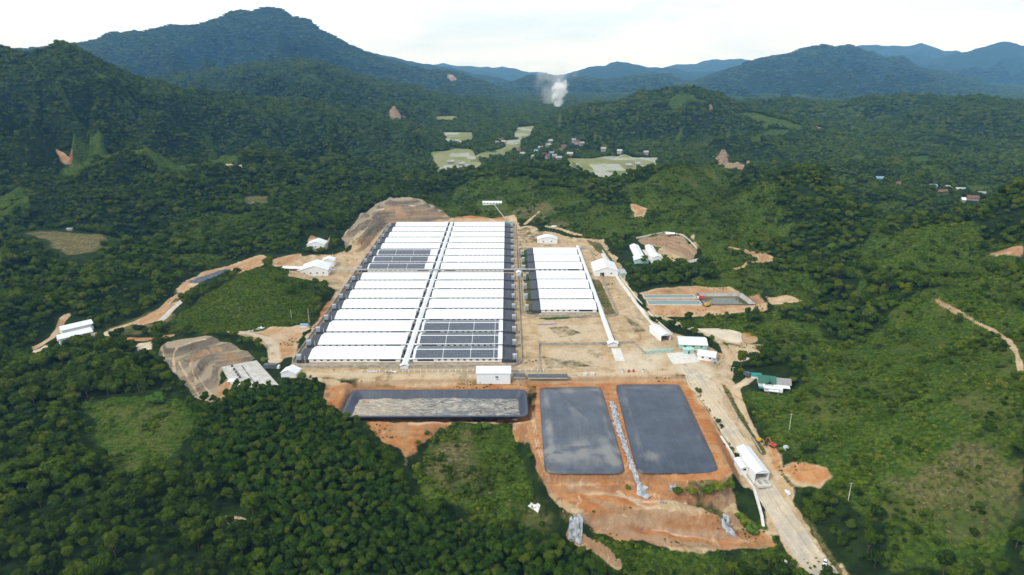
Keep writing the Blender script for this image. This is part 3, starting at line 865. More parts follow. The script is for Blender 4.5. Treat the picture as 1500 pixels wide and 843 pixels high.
M['leaf_forest'] = leaf_material('forest_leaves', ((.014, .030, .003), (.037, .068, .005), (.068, .106, .007), (.10, .122, .011)), .006)
M['leaf_grove'] = leaf_material('grove_leaves', ((.014, .034, .004), (.030, .064, .005), (.053, .094, .007), (.095, .118, .012)), .012)
M['leaf_scrub'] = leaf_material('scrub_leaves', ((.028, .058, .005), (.066, .112, .008), (.110, .158, .012), (.175, .182, .022)), .015)
M['leaf_bright'] = leaf_material('bright_leaves', ((.05, .11, .016), (.075, .145, .02), (.09, .16, .025), (.13, .17, .03)), .03)
M['leaf_dry'] = leaf_material('dry_brush', ((.07, .085, .025), (.12, .115, .04), (.19, .155, .07), (.26, .20, .11)), .03)


# ------------------------------------------------------------------ object helpers
class MB:
    """collects shapes into one mesh"""

    def __init__(s):
        s.v, s.f, s.uv = [], [], None

    def add(s, v, f):
        o = len(s.v)
        s.v += [tuple(map(float, q)) for q in v]
        s.f += [tuple(i + o for i in q) for q in f]
        return s

    def box(s, x0, x1, y0, y1, z0, z1, tx=0, ty=0):
        v = [(x0, y0, z0), (x1, y0, z0), (x1, y1, z0), (x0, y1, z0), (x0 + tx, y0 + ty, z1), (x1 - tx, y0 + ty, z1), (x1 - tx, y1 - ty, z1), (x0 + tx, y1 - ty, z1)]
        return s.add(v, [(3, 2, 1, 0), (4, 5, 6, 7), (0, 1, 5, 4), (1, 2, 6, 5), (2, 3, 7, 6), (3, 0, 4, 7)])

    def gable(s, x0, x1, y0, y1, ze, zr, th=.22, along='x', curve=0):
        """a pitched roof sheet with thickness; curve > 0 rounds the section"""
        k = 8 if curve else 2
        top = []
        a0, a1 = (y0, y1) if along == 'x' else (x0, x1)
        for i in range(k + 1):
            t = i / k
            h = 1 - abs(2 * t - 1)
            if curve:
                h = math.sin(math.pi * t) ** .8 * curve + h * (1 - curve)
            top.append((a0 + (a1 - a0) * t, ze + (zr - ze) * h))
        sec = top + [(a, z - th) for a, z in reversed(top)]
        b0, b1 = (x0, x1) if along == 'x' else (y0, y1)
        n = len(sec)
        v = []
        for b in (b0, b1):
            for a, z in sec:
                v.append((b, a, z) if along == 'x' else (a, b, z))
        f = [(i, (i + 1) % n, n + (i + 1) % n, n + i) for i in range(n)]
        for b in (0, n):
            for i in range(k):
                f.append((b + i, b + i + 1, b + n - 2 - i, b + n - 1 - i))
        return s.add(v, f)

    def gable_end(s, x0, x1, y0, y1, ze, zr, along='x', th=.15, curve=0):
        """the two triangular walls under a pitched roof"""
        for e in (0, 1):
            if along == 'x':
                x = x0 if e == 0 else x1 - th
                s.add([(x, y0, ze), (x + th, y0, ze), (x, y1, ze), (x + th, y1, ze), (x, (y0 + y1) / 2, zr), (x + th, (y0 + y1) / 2, zr)], [(0, 2, 4), (1, 5, 3), (0, 4, 5, 1), (2, 3, 5, 4), (0, 1, 3, 2)])
            else:
                y = y0 if e == 0 else y1 - th
                s.add([(x0, y, ze), (x0, y + th, ze), (x1, y, ze), (x1, y + th, ze), ((x0 + x1) / 2, y, zr), ((x0 + x1) / 2, y + th, zr)], [(0, 4, 2), (1, 3, 5), (0, 1, 5, 4), (2, 4, 5, 3), (0, 2, 3, 1)])
        return s

    def rod(s, a, b, r0, r1=None, n=7):
        r1 = r0 if r1 is None else r1
        a, b = Vector(a), Vector(b)
        d = (b - a).normalized()
        u = d.orthogonal().normalized()
        w = d.cross(u)
        v = []
        for p, r in ((a, r0), (b, r1)):
            for i in range(n):
                t = 2 * math.pi * i / n
                v.append(p + (u * math.cos(t) + w * math.sin(t)) * r)
        f = [(i, (i + 1) % n, n + (i + 1) % n, n + i) for i in range(n)] + [tuple(range(n - 1, -1, -1)), tuple(range(n, 2 * n))]
        return s.add(v, f)

    def ring_wall(s, line, h, t=.3, closed=False, z=None):
        """a wall of given height and thickness along a world polyline"""
        P = [Vector((p[0], p[1])) for p in line]
        n = len(P)
        v, f = [], []
        for i in range(n):
            a = P[i - 1] if (i or closed) else P[i]
            b = P[(i + 1) % n] if (i < n - 1 or closed) else P[i]
            d = (b - a).normalized()
            q = Vector((-d.y, d.x)) * t / 2
            zz = line[i][2] if z is None else z
            for o, hh in ((q, -.6), (q, h), (-q, h), (-q, -.6)):
                v.append((P[i].x + o.x, P[i].y + o.y, zz + hh))
        for i in range(n if closed else n - 1):
            a, b = 4 * i, 4 * ((i + 1) % n)
            for k in range(4):
                f.append((a + k, a + (k + 1) % 4, b + (k + 1) % 4, b + k))
        if not closed:
            f += [(0, 1, 2, 3), tuple(4 * n - 4 + i for i in (3, 2, 1, 0))]
        return s.add(v, f)

    def mesh(s, name, mat):
        me = bpy.data.meshes.new(name)
        me.from_pydata(s.v, [], s.f)
        me.materials.append(mat)
        me.validate()
        return me


def link(name, me, parent=None, loc=(0, 0, 0)):
    o = bpy.data.objects.new(name, me)
    C.objects.link(o)
    o.location = loc
    if parent is not None:
        o.parent = parent
    return o


def part(name, mb, mat, parent, loc=(0, 0, 0), label=None):
    o = link(name, mb.mesh(name, M[mat] if isinstance(mat, str) else mat), parent, loc)
    if label:
        o['label'] = label
    return o


def tag(o, label, cat, group=None):
    assert 4 <= len(label.split()) <= 16, label
    o['label'], o['category'] = label, cat
    if group:
        o['group'] = group
    return o


def thing(name, label, cat, loc=(0, 0, 0), rot=0.0, group=None):
    o = bpy.data.objects.new(name, None)
    C.objects.link(o)
    o.empty_display_size = .5
    o.location = tuple(float(q) for q in loc)
    o.rotation_euler = (0, 0, rot)
    return tag(o, label, cat, group)


def solo(name, mb, mat, label, cat, loc=(0, 0, 0), group=None):
    return tag(part(name, mb, mat, None, loc), label, cat, group)


def dup(root, loc=None, rot=None, label=None, scale=None):
    r = root.copy()
    C.objects.link(r)
    if loc is not None:
        r.location = tuple(float(q) for q in loc)
    if rot is not None:
        r.rotation_euler = (0, 0, rot)
    if scale is not None:
        r.scale = scale if hasattr(scale, '__len__') else (scale,) * 3
    if label:
        r['label'] = label
    for ch in root.children:
        c = ch.copy()
        C.objects.link(c)
        c.parent = r
        for g in ch.children:
            d = g.copy()
            C.objects.link(d)
            d.parent = c
    return r


def np_mesh(name, verts, quads, mat, smooth=False):
    me = bpy.data.meshes.new(name)
    me.vertices.add(len(verts))
    me.vertices.foreach_set('co', np.asarray(verts, np.float32).ravel())
    q = np.asarray(quads, np.int32)
    k = q.shape[1]
    me.loops.add(q.size)
    me.loops.foreach_set('vertex_index', q.ravel())
    me.polygons.add(len(q))
    me.polygons.foreach_set('loop_start', np.arange(0, q.size, k, dtype=np.int32))
    me.polygons.foreach_set('loop_total', np.full(len(q), k, np.int32))
    me.update(calc_edges=True)
    if smooth:
        me.shade_smooth()
    if mat:
        me.materials.append(mat)
    return me


# ------------------------------------------------------------------ the ground itself
idx = np.arange(NU * NV).reshape(NV, NU)
quads = np.stack([idx[:-1, :-1], idx[:-1, 1:], idx[1:, 1:], idx[1:, :-1]], -1).reshape(-1, 4)
me = np_mesh('terrain', np.stack([GX, GY, H], -1).reshape(-1, 3), quads, M['ground'], True)
for nm, ch in (('cover_a', (soil, tone, pale, grass)), ('cover_b', (grass, dry, rock, scrub)), ('cover_c', (paddy, clear, grove, grass))):
    at = me.attributes.new(nm, 'FLOAT_COLOR', 'POINT')
    at.data.foreach_set('color', np.stack(ch, -1).astype(np.float32).ravel())
link('terrain', me)['kind'] = 'structure'


def ribbon(name, line, width, lift, mat, jitter=.5, step=3.0):
    """a road sheet draped on the ground along a world polyline with slightly uneven edges"""
    P = np.asarray(line, float)[:, :2]
    for _ in range(3):   # corner cutting
        Q = [P[0]]
        for a, b in zip(P[:-1], P[1:]):
            Q += [a * .75 + b * .25, a * .25 + b * .75]
        P = np.array(Q + [P[-1]])
    seg = np.r_[0, np.cumsum(np.hypot(*np.diff(P, axis=0).T))]
    n = max(3, int(seg[-1] / step))
    t = np.linspace(0, seg[-1], n)
    x, y = np.interp(t, seg, P[:, 0]), np.interp(t, seg, P[:, 1])
    dx, dy = np.gradient(x), np.gradient(y)
    L = np.hypot(dx, dy)
    nx, ny = dy / L, -dx / L
    K = 7
    V, UVs = [], []
    wv = width if hasattr(width, '__len__') else (width, width)
    for k in range(K):
        o = (k / (K - 1) - .5)
        w = np.interp(t, [0, seg[-1]], wv)
        j = jitter * fbm(t, t * 0 + 31 * k, 14, 3, 11) if k in (0, K - 1) else 0
        X, Y = x + nx * (o * w + j), y + ny * (o * w + j)
        z = Hq(X, Y) + lift - (0.25 if k in (0, K - 1) else 0)
        V.append(np.stack([X, Y, z], -1))
        UVs.append(np.stack([np.full(n, k / (K - 1)), t], -1))
    V, UVs = np.array(V), np.array(UVs)
    ii = np.arange(K * n).reshape(K, n)
    q = np.stack([ii[:-1, :-1], ii[:-1, 1:], ii[1:, 1:], ii[1:, :-1]], -1).reshape(-1, 4)
    me = np_mesh(name, V.reshape(-1, 3), q, M[mat], True)
    uvl = me.uv_layers.new(name='UVMap')
    uvl.data.foreach_set('uv', UVs.reshape(-1, 2)[q.ravel()].astype(np.float32).ravel())
    o = link(name, me)
    o['kind'] = 'structure'
    return o


ribbon('main_road', [at_z(1010, 540, 0), at_z(1030, 575, -2), *ons([(1055, 612), (1078, 645), (1098, 675), (1114, 705), (1136, 744), (1168, 790), (1205, 840), (1240, 890)])], (10, 12.5), .22, 'road', .9)
ribbon('concrete_road', ons([(882, 372), (905, 408), (930, 443), (957, 476)]), 3.2, .3, 'concrete_pale', .1)
ribbon('sealed_track', ons([(236, 470), (252, 453), (264, 443), (279, 431)]), 5.5, .2, 'concrete_grey', .3)

# ------------------------------------------------------------------ the two blocks of long sheds
ORD = ['first', 'second', 'third', 'fourth', 'fifth', 'sixth', 'seventh', 'eighth']
SD, WH, RH = 21.4, 3.3, 5.6      # shed depth, wall height, ridge height


def shed(name, label, x0, x1, yf, dark_at, annex, solar=None, group='long white-roofed sheds'):
    """dark_at: which end carries the long louvred opening ('l'/'r'); annex: (x0, x1) of the dark netting house"""
    cx = (x0 + x1) / 2
    t = thing(name, label, 'shed', (cx, yf + SD / 2, 0), 0, group)
    a, b, f = x0 - cx, x1 - cx, -SD / 2
    mb = MB().box(a, b, f, f + .2, 0, WH).box(a, b, -f - .2, -f, 0, WH).box(a, a + .2, f + .2, -f - .2, 0, WH).box(b - .2, b, f + .2, -f - .2, 0, WH)
    mb.gable_end(a, b, f, -f, WH, RH - .25)
    part('wall', mb, 'wall', t)
    part('roof', MB().gable(a - .4, b + .4, f - .7, -f + .7, WH - .05, RH, .2, curve=0 if solar else .35), 'roof', t)
    part('ridge_cap', MB().gable(a - .4, b + .4, -.5, .5, RH - .02, RH + .12, .1), 'wall', t)
    L = b - a
    if dark_at == 'r':
        o0, o1, w0, w1 = b - 14.5, b - 3.2, a + 4.2, b - 17.5
    else:
        o0, o1, w0, w1 = a + 3.2, a + 14.5, a + 18.5, b - 3.8
    part('louvre_opening', MB().box(o0, o1, f - .06, f - .002, 1.2, 2.75), 'opening', t)
    n = max(6, int(round((w1 - w0) / 4.1)))
    win = None
    for i in range(n):
        x = w0 + (w1 - w0) * i / (n - 1)
        if win is None:
            win = part('window', MB().box(-.95, .95, -.05, 0, 1.55, 2.6), 'window', t, (x, f - .003, 0))
        else:
            w = win.copy()
            C.objects.link(w)
            w.location = (x, f - .003, 0)
    part('plinth', MB().box(a - .1, b + .1, f - .12, f - .004, -.3, .45), 'concrete', t)
    if annex:
        p, q = annex[0] - cx, annex[1] - cx
        outer_left = p < a
        zl, zr = (2.2, 3.0) if outer_left else (3.0, 2.2)
        mb = MB().add([(p, f - .5, 0), (q, f - .5, 0), (q, -f - 1, 0), (p, -f - 1, 0), (p, f - .5, zl), (q, f - .5, zr), (q, -f - 1, zr), (p, -f - 1, zl)],
                      [(3, 2, 1, 0), (4, 5, 6, 7), (0, 1, 5, 4), (1, 2, 6, 5), (2, 3, 7, 6), (3, 0, 4, 7)])
        an = part('netting_annex', mb, 'annex', t)
        fr = MB()
        for k in range(6):
            x = p + (q - p) * k / 5
            z = zl + (zr - zl) * k / 5
            fr.box(x - .06, x + .06, f - .58, f - .505, 0, z).box(x - .06, x + .06, f - .5, -f - 1, z + .003, z + .07)
        part('frame', fr, 'steel_dark', an)
    # ventilation boxes at the corridor end
    e = b + .4 if dark_at == 'r' else a - .4
    d = 1 if dark_at == 'r' else -1
    for yy in (-5.2, 3.6):
        mb = MB()
        xs = sorted((e + d * .003, e + d * 2.2))
        mb.box(xs[0], xs[1], yy, yy + 3.0, 0, 2.5).box(xs[0] - .1, xs[1] + .1, yy - .1, yy + 3.1, 2.503, 2.7)
        part('ventilation_box', mb, 'bin_dark', t)
    if solar:
        th = math.atan2(RH - WH, SD / 2 + .7)
        for si, (s0, s1) in enumerate(solar):
            for side in (-1, 1):
                lw = (s1 - s0)
                mb = MB().box(-lw / 2, lw / 2, -4.85, 4.85, 0, .08)
                o = part('solar_array', mb, 'solar', t)
                ym = side * (SD / 4 + .3)
                zc = RH - (RH - WH + .05) * abs(ym) / (SD / 2 + .7) + .16
                o.location = ((s0 + s1) / 2 - cx, ym, zc)
                o.rotation_euler = (-side * th, 0, 0)
        rail = MB()
        for s0, s1 in solar:
            rail.box(s0 - cx, s1 - cx, f - .65, f - .55, WH + .02, WH + .14)
        part('mounting_rail', rail, 'steel', t)
    return t


def bin_unit(label, x, y, first=[None], group='grey box bins along the shed ends'):
    if first[0] is None:
        t = thing('box_bin', label, 'bin', (x, y, 0), 0, group)
        part('body', MB().box(-1.4, 1.4, -1.4, 1.4, 1.1, 5.4), 'bin', t)
        part('lid', MB().box(-1.55, 1.55, -1.55, 1.55, 5.403, 5.65), 'steel', t)
        for sx in (-1, 1):
            for sy in (-1, 1):
                part('leg', MB().box(sx * 1.15 - .1, sx * 1.15 + .1, sy * 1.15 - .1, sy * 1.15 + .1, 0, 1.097), 'steel_dark', t)
        sl = MB()
        for k in range(4):
            sl.box(-1.1, 1.1, -1.46, -1.403, 1.5 + .75 * k, 1.75 + .75 * k)
        part('louvre', sl, 'bin_dark', t)
        first[0] = t
        return t
    return dup(first[0], (x, y, 0), 0, label)


BLOCK = [438.5 + 25.6 * k for k in range(8)] + [650.5 + 25.7 * k for k in range(8)]
FIRST_ROW = {}
for k, y in enumerate(BLOCK):
    zone = 'before the cross conveyor' if k < 8 else 'behind the cross conveyor'
    kk = ORD[k % 8]
    ls, rs = k in (8, 9, 10), k in (0, 1, 2)
    sol_l = [(-139, -120.5), (-120, -101.5), (-101, -83.5)] if ls else None
    sol_r = [(-65.5, -46.5), (-46, -27), (-26.5, -10.5), (-10, -7.5)] if rs else None
    base = ['front', 'second from front', 'third from front', 'fourth from front', 'fifth from front', 'sixth from front', 'seventh from front', 'last'][k % 8]
    la = '%s %s shed %s, left column' % (base, 'grey solar-panelled' if ls else 'long white-roofed', zone)
    ra = '%s %s shed %s, right column' % (base, 'grey solar-panelled' if rs else 'long white-roofed', zone)
    shed('long_shed', la, -140, -76, y, 'r', (-148.6, -140.45), sol_l)
    shed('long_shed', ra, -67, -4.6, y, 'l', (-4.15, 5.4), sol_r)
    bin_unit('grey bin left of the %s left-column shed %s' % (base, zone), -147.2, y + 1.5)
    bin_unit('grey bin right of the %s right-column shed %s' % (base, zone), 4.6, y + 1.5)
SMALL = [535.9, 564, 592, 619.5, 650.5, 678, 705]
SD = 24.4
for k, y in enumerate(SMALL):
    base = ['front', 'second from front', 'third from front', 'fourth from front', 'third from back', 'second from back', 'last'][k]
    shed('long_shed', '%s white-roofed shed of the smaller block beside the dark netting annexes' % base, 27.6, 74, y, 'r', (20.2, 27.2))
    bin_unit('grey bin on the grass strip left of the smaller block, %s one' % base, 15.6, y + 4)

# teal hut closing the far right annex
t = thing('teal_hut', 'small teal-roofed hut at the far right corner of the big shed block', 'hut', (2, 846, 0))
part('wall', MB().box(-4, 4, -3, 3, 0, 2.8), 'mint', t)
part('roof', MB().gable(-4.5, 4.5, -3.6, 3.6, 2.8, 3.9), 'teal', t)

# covered corridors
t = thing('covered_corridor', 'long white-roofed corridor running between the two columns of sheds', 'corridor', (-71.7, 432, 0))
part('wall', MB().box(-1.5, 1.5, 0, 420, 0, 2.5), 'wall', t)
part('roof', MB().gable(-2.1, 2.1, -1.5, 421, 2.6, 3.5, .18, 'y'), 'roof_y', t)
part('end_porch', MB().box(-2.8, 2.8, -3.5, -1.6, 0, 2.6).gable(-3.2, 3.2, -4.2, -1.52, 2.6, 3.7, .18, 'y'), 'roof_y', t)
for y in BLOCK:
    for s in (-1, 1):
        a, b = sorted((s * 2.15, s * 4.2))
        part('link_roof', MB().gable(a, b, y - 432 + .6, y - 432 + 3.2, 2.3, 2.75, .15), 'roof', t)
solo('paved_court', MB().box(-75.6, -67.4, 431, 853, -.5, .05), 'concrete_grey', 'grey paved strip under the corridor between the shed columns', 'pavement')['kind'] = 'structure'
t = thing('covered_corridor', 'white-roofed corridor along the right side of the smaller shed block', 'corridor', (77.6, 470, 0))
part('wall', MB().box(-1.4, 1.4, 0, 268, 0, 2.6), 'wall', t)
part('roof', MB().gable(-1.7, 1.7, -1, 269, 2.7, 3.4, .18, 'y'), 'roof_y', t)
part('end_porch', MB().box(-3.6, 3.6, -5, -1.1, 0, 2.9).gable(-4.2, 4.2, -5.8, -1.03, 2.9, 4.2, .18, 'y'), 'roof_y', t)
solo('loading_ramp', MB().box(-3.4, 3.4, -22, 0, -.3, .3), 'concrete_pale', 'pale concrete loading ramp below the porch of the right corridor', 'ramp', (79.2, 462, 0))

# cross conveyor on trestles
t = thing('cross_conveyor', 'long grey covered conveyor crossing the shed rows on trestles', 'conveyor', (-205, 644.5, 0))
part('casing', MB().box(0, 232, -.6, .6, 4.0, 4.9), 'steel', t)
part('roof', MB().gable(-.3, 232.3, -.8, .8, 4.9, 5.25, .12), 'steel', t)
tr = None
for k in range(17):
    mb = MB().rod((0, -.8, 0), (0, -.5, 3.99), .14).rod((0, .8, 0), (0, .5, 3.99), .14).rod((0, -.65, 2), (0, .65, 2), .08)
    if tr is None:
        tr = part('trestle', mb, 'steel', t, (5, 0, 0))
    else:
        c = tr.copy()
        C.objects.link(c)
        c.location = (5 + k * 13.8, 0, 0)
t = thing('transfer_house', 'small white house where the conveyor meets the smaller shed block', 'building', (10.4, 638.5, 0))
part('wall', MB().box(-2, 2, -3, 3, 0, 3.6), 'wall', t)
part('roof', MB().gable(-2.5, 2.5, -3.6, 3.6, 3.6, 4.8, .2, 'y'), 'roof_y', t)

# boundary walls
def rounded(x0, x1, y0, y1, r):
    out = []
    for cx, cy, a0 in ((x1 - r, y0 + r, -90), (x1 - r, y1 - r, 0), (x0 + r, y1 - r, 90), (x0 + r, y0 + r, 180)):
        for k in range(7):
            a = R(a0 + 15 * k)
            out.append((cx + r * math.cos(a), cy + r * math.sin(a)))
    return out


solo('boundary_wall', MB().ring_wall(rounded(-152, 9.4, 431, 856, 10), 2.0, .4, True, 0), 'concrete', 'low grey wall with rounded corners around the big shed block', 'wall')
solo('boundary_wall', MB().ring_wall(rounded(11.6, 91, 526.5, 735, 7), 1.9, .4, True, 0), 'concrete', 'low grey wall around the smaller shed block', 'wall')
solo('boundary_wall', MB().ring_wall([(*at_z(790, 545, 0)[:2], 0), (*at_z(789, 506, 0)[:2], 0), (*at_z(880, 505, 0)[:2], 0), (*at_z(929, 503, 0)[:2], 0), (*at_z(945, 519, 0)[:2], 0)], 1.9, .4), 'concrete',
     'long grey wall across the bare yard in front of the smaller block', 'wall')
solo('boundary_wall', MB().ring_wall([(*at_z(946, 519, 0)[:2], 0), (*at_z(986, 514.5, 0)[:2], 0)], 2.3, .5), 'mint', 'pale mint wall beside the gate compound', 'wall')
wl = [on(882, 368), on(905, 402), on(931, 436), on(958, 468), on(985, 491)]
solo('retaining_wall', MB().ring_wall(wl, 1.4, .5), 'concrete_pale', 'pale retaining wall along the concrete road right of the smaller block', 'wall')
wl = [on(*q) for q in ((932, 350.5), (955, 345.5), (976, 341.5), (989, 343.5), (1000.6, 346), (1011, 355), (1020.5, 364.5))]
solo('retaining_wall', MB().ring_wall(wl, 1.5, .6), 'concrete_pale', 'pale parapet along the rim of the cut slope above the upper compound', 'wall')
wl = [on(*q) for q in ((1000, 387), (1012, 385), (1023, 382.5))]
solo('retaining_wall', MB().ring_wall(wl, 2.4, .6), 'litter', 'short white wall below the striped cut slope', 'wall')

# white post fence along the front road
fe = thing('post_fence', 'low white fence with posts along the road before the big block', 'fence', (-100, 424, 0))
xs = np.linspace(0, 124, 32)
part('panel', MB().box(0, 124, -.06, .06, .25, 1.0), 'steel', fe)
po = None
for x in xs:
    if po is None:
        po = part('post', MB().box(-.3, .3, -.25, .25, 0, 1.5), 'litter', fe, (x, 0, 0))
    else:
        c = po.copy()
        C.objects.link(c)
        c.location = (x, 0, 0)


# ------------------------------------------------------------------ single buildings
def hall(name, label, cat, loc, w, d, h, rise, rot=0.0, along='x', roof='roof', wall='wall', windows=0, door=None, curve=0, open_front=False, over=.5, group=None):
    """a hall with its own walls, roof, windows and door; along = direction of the ridge"""
    t = thing(name, label, cat, loc, rot, group)
    a, f = w / 2, d / 2
    mb = MB().box(-a, -a + .2, -f, f, -3.5, h).box(a - .2, a, -f, f, -3.5, h).box(-a + .2, a - .2, f - .2, f, -3.5, h)
    if not open_front:
        mb.box(-a + .2, a - .2, -f, -f + .2, -3.5, h)
        mb.gable_end(-a, a, -f, f, h, h + rise - .22, along)
    else:
        mb.box(-a + .2, a - .2, -f, -f + .2, h - .6, h)
        mb.gable_end(-a, a, -f, f, h, h + rise - .22, along)
    part('wall', mb, wall, t)
    part('roof', MB().gable(-a - over, a + over, -f - over, f + over, h - .04, h + rise, .2, along, curve), ('roof_y' if along == 'y' and roof == 'roof' else roof), t)
    for i in range(windows):
        x = -a + w * (i + .7) / (windows + .4)
        wn_ = part('window', MB().box(-.8, .8, -.06, 0, h * .45, h * .45 + 1.1), 'window', t, (x, -f - .003, 0))
        part('frame', MB().box(-.95, .95, -.05, 0, h * .45 - .14, h * .45 - .01), 'concrete_pale', wn_)
    if door:
        dx, dw, dh = door
        part('door', MB().box(dx - dw / 2, dx + dw / 2, -f - .08, -f - .003, 0, dh), 'opening', t)
    return t


def gz(px, py, z=None):
    return on(px, py) if z is None else at_z(px, py, z)


hall('white_hall', 'white round-roofed hall behind the smaller shed block', 'hall', gz(802, 357, 0) + np.array([0, 7, 0]), 22.5, 14, 4.2, 3.6, 0, 'y', curve=.5, windows=2)
hall('white_hall', 'big white gabled hall beside the right corridor of the smaller block', 'hall', np.array([96, 651, 0]), 23, 30, 5.2, 4.2, 0, 'y', windows=2, door=(-4, 4, 3.6))
t = thing('lean_to', 'grey-green lean-to on the right side of the big gabled hall', 'building', (112, 643, 0))
part('wall', MB().box(-3.8, 3.8, -7, 7, 0, 2.6), 'mint', t)
part('roof', MB().box(-4.2, 4.2, -7.5, 7.5, 2.603, 2.85), 'steel', t)
hall('white_hall', 'white gabled hall on the small terrace left of the terraced quarry hill', 'hall', on(463, 366) + np.array([0, 7, 0]), 19, 15, 5.5, 3.6, 0, 'y', windows=3)
hall('conveyor_hall', 'large white gabled hall at the left end of the cross conveyor', 'hall', gz(459, 405, 0) + np.array([0, 11, 0]), 27, 22, 6, 4.5, R(4), 'y', windows=4, curve=.2)
hall('white_hall', 'small tall white hall behind the conveyor end hall', 'hall', gz(480, 391, 0) + np.array([0, 6, 0]), 12, 11, 6, 2.4, R(4), 'y')
t = thing('flat_store', 'low flat white store beside the green hill and conveyor hall', 'building', gz(428, 396, 0), R(-4))
part('wall', MB().box(-10, 10, -3, 4, 0, 2.4), 'wall', t)
part('roof', MB().box(-10.5, 10.5, -3.6, 4.6, 2.403, 2.75), 'litter', t)
part('open_bay', MB().box(-6, 6, -3.1, -3.003, .3, 2), 'opening', t)
t = hall('hillside_longhouse', 'long low white house on the green slope behind the big block', 'house', on(721, 300) + np.array([0, 3, 0]), 26, 6.5, 2.8, 1.6, 0, 'x', windows=6)
a, b = on(724, 301.5), on(741, 326)
solo('slope_pipe', MB().rod(a + [0, 0, 1.2], b + [0, 0, 3.5], .5).rod(a + [0, 0, -.5], a + [0, 0, 1.2], .3), 'steel', 'grey pipe running down the slope from the white longhouse', 'pipe')
t = on(812, 332)
solo('white_tarp', MB().add([(-5, -2, .1), (1, -2.6, .2), (5, 0, .1), (3, 2.5, .3), (-3, 2, .6), (0, 0, 1.1)], [(0, 1, 5), (1, 2, 5), (2, 3, 5), (3, 4, 5), (4, 0, 5)]), 'litter', 'white tarp lying on the grass slope behind the white round-roofed hall', 'tarp', t)

# upper compound on the right
A1, A0 = at_z(929, 359, 8), at_z(937.5, 375, 8)
rot_a = math.atan2(A1[0] - A0[0], A1[1] - A0[1])
m_ = (A1 + A0) / 2
hall('longhouse', 'left of the two parallel white longhouses below the striped cut slope', 'house', (m_[0], m_[1], 4), 9, 46, 3.2, 2, -rot_a, 'y')
B1, B0 = at_z(950, 360, 8), at_z(960, 374, 8)
m_ = (B1 + B0) / 2
hall('longhouse', 'right of the two parallel white longhouses below the striped cut slope', 'house', (m_[0], m_[1], 4), 8, 40, 3.2, 2, -rot_a, 'y')
hall('white_hall', 'white house with pale mint end wall in front of the left longhouse', 'house', at_z(940, 386, 4) + np.array([0, 6, 0]), 14, 13, 3.6, 2.6, -rot_a, 'y', wall='mint')
hall('white_hall', 'short white house in front of the right longhouse', 'house', at_z(963, 382, 4) + np.array([0, 5, 0]), 10, 11, 3.4, 2.2, -rot_a, 'y')
solo('paved_path', MB().box(-2, 2, -26, 26, -.3, .12), 'concrete_pale', 'pale path between the two parallel longhouses', 'path', at_z(950, 376, 4))['kind'] = 'structure'
pv = on(981, 346)
t = thing('rim_pavilion', 'small open white-roofed pavilion on the rim of the cut slope', 'pavilion', pv)
part('roof', MB().gable(-5, 5, -3, 3, 3, 4.2), 'roof', t)
for sx in (-4.3, 4.3):
    for sy in (-2.4, 2.4):
        part('post', MB().box(sx - .12, sx + .12, sy - .12, sy + .12, -.5, 2.95), 'steel', t)

# ponds of the right bench
def tank(label, q, zb, mat):
    P = [at_z(*c, zb) for c in q]
    x0, x1 = min(p[0] for p in P), max(p[0] for p in P)
    y0, y1 = min(p[1] for p in P), max(p[1] for p in P)
    cx, cy = (x0 + x1) / 2, (y0 + y1) / 2
    t = thing('settling_tank', label, 'tank', (cx, cy, zb))
    a, b = (x1 - x0) / 2, (y1 - y0) / 2
    mb = MB().box(-a, a, -b, -b + .4, -1, 1).box(-a, a, b - .4, b, -1, 1).box(-a, -a + .4, -b + .4, b - .4, -1, 1).box(a - .4, a, -b + .4, b - .4, -1, 1)
    part('rim', mb, 'concrete_pale', t)
    part('water', MB().box(-a + .4, a - .4, -b + .4, b - .4, .2, .55), mat, t)
    return t


tank('upper narrow teal settling tank on the orange earth bench', [(944, 438), (1016, 438), (944, 433.5), (1016, 433.5)], 2, 'teal_water')
tank('lower narrow teal settling tank on the orange earth bench', [(950, 447.6), (1024, 447.6), (950, 441.5), (1024, 441.5)], 2, 'teal_water')
P = [at_z(*c, 2.1) for c in ((1030, 447.6), (1111, 446.6), (1088, 429.4), (1020, 429.4))]
c0 = sum(P) / 4
bs = thing('lined_basin', 'large lined basin of olive water with dark rim on the earth bench', 'basin', (c0[0], c0[1], 2))
out_ = [p - c0 for p in P]
inn = [p * .78 for p in out_]
bot = [p * .70 for p in out_]
vv = [(*p[:2], .3) for p in out_] + [(*(p * .94)[:2], .5) for p in out_] + [(*p[:2], -2.2) for p in inn]
part('rim', MB().add(vv[:8], [(i, (i + 1) % 4, 4 + (i + 1) % 4, 4 + i) for i in range(4)]), 'liner', bs)
part('lining', MB().add(vv[4:], [(i, (i + 1) % 4, 4 + (i + 1) % 4, 4 + i) for i in range(4)]), 'concrete', bs)
part('water', MB().add([(*p[:2], -2.0) for p in [q * .83 for q in out_]], [(0, 1, 2, 3)]), 'olive_water', bs)


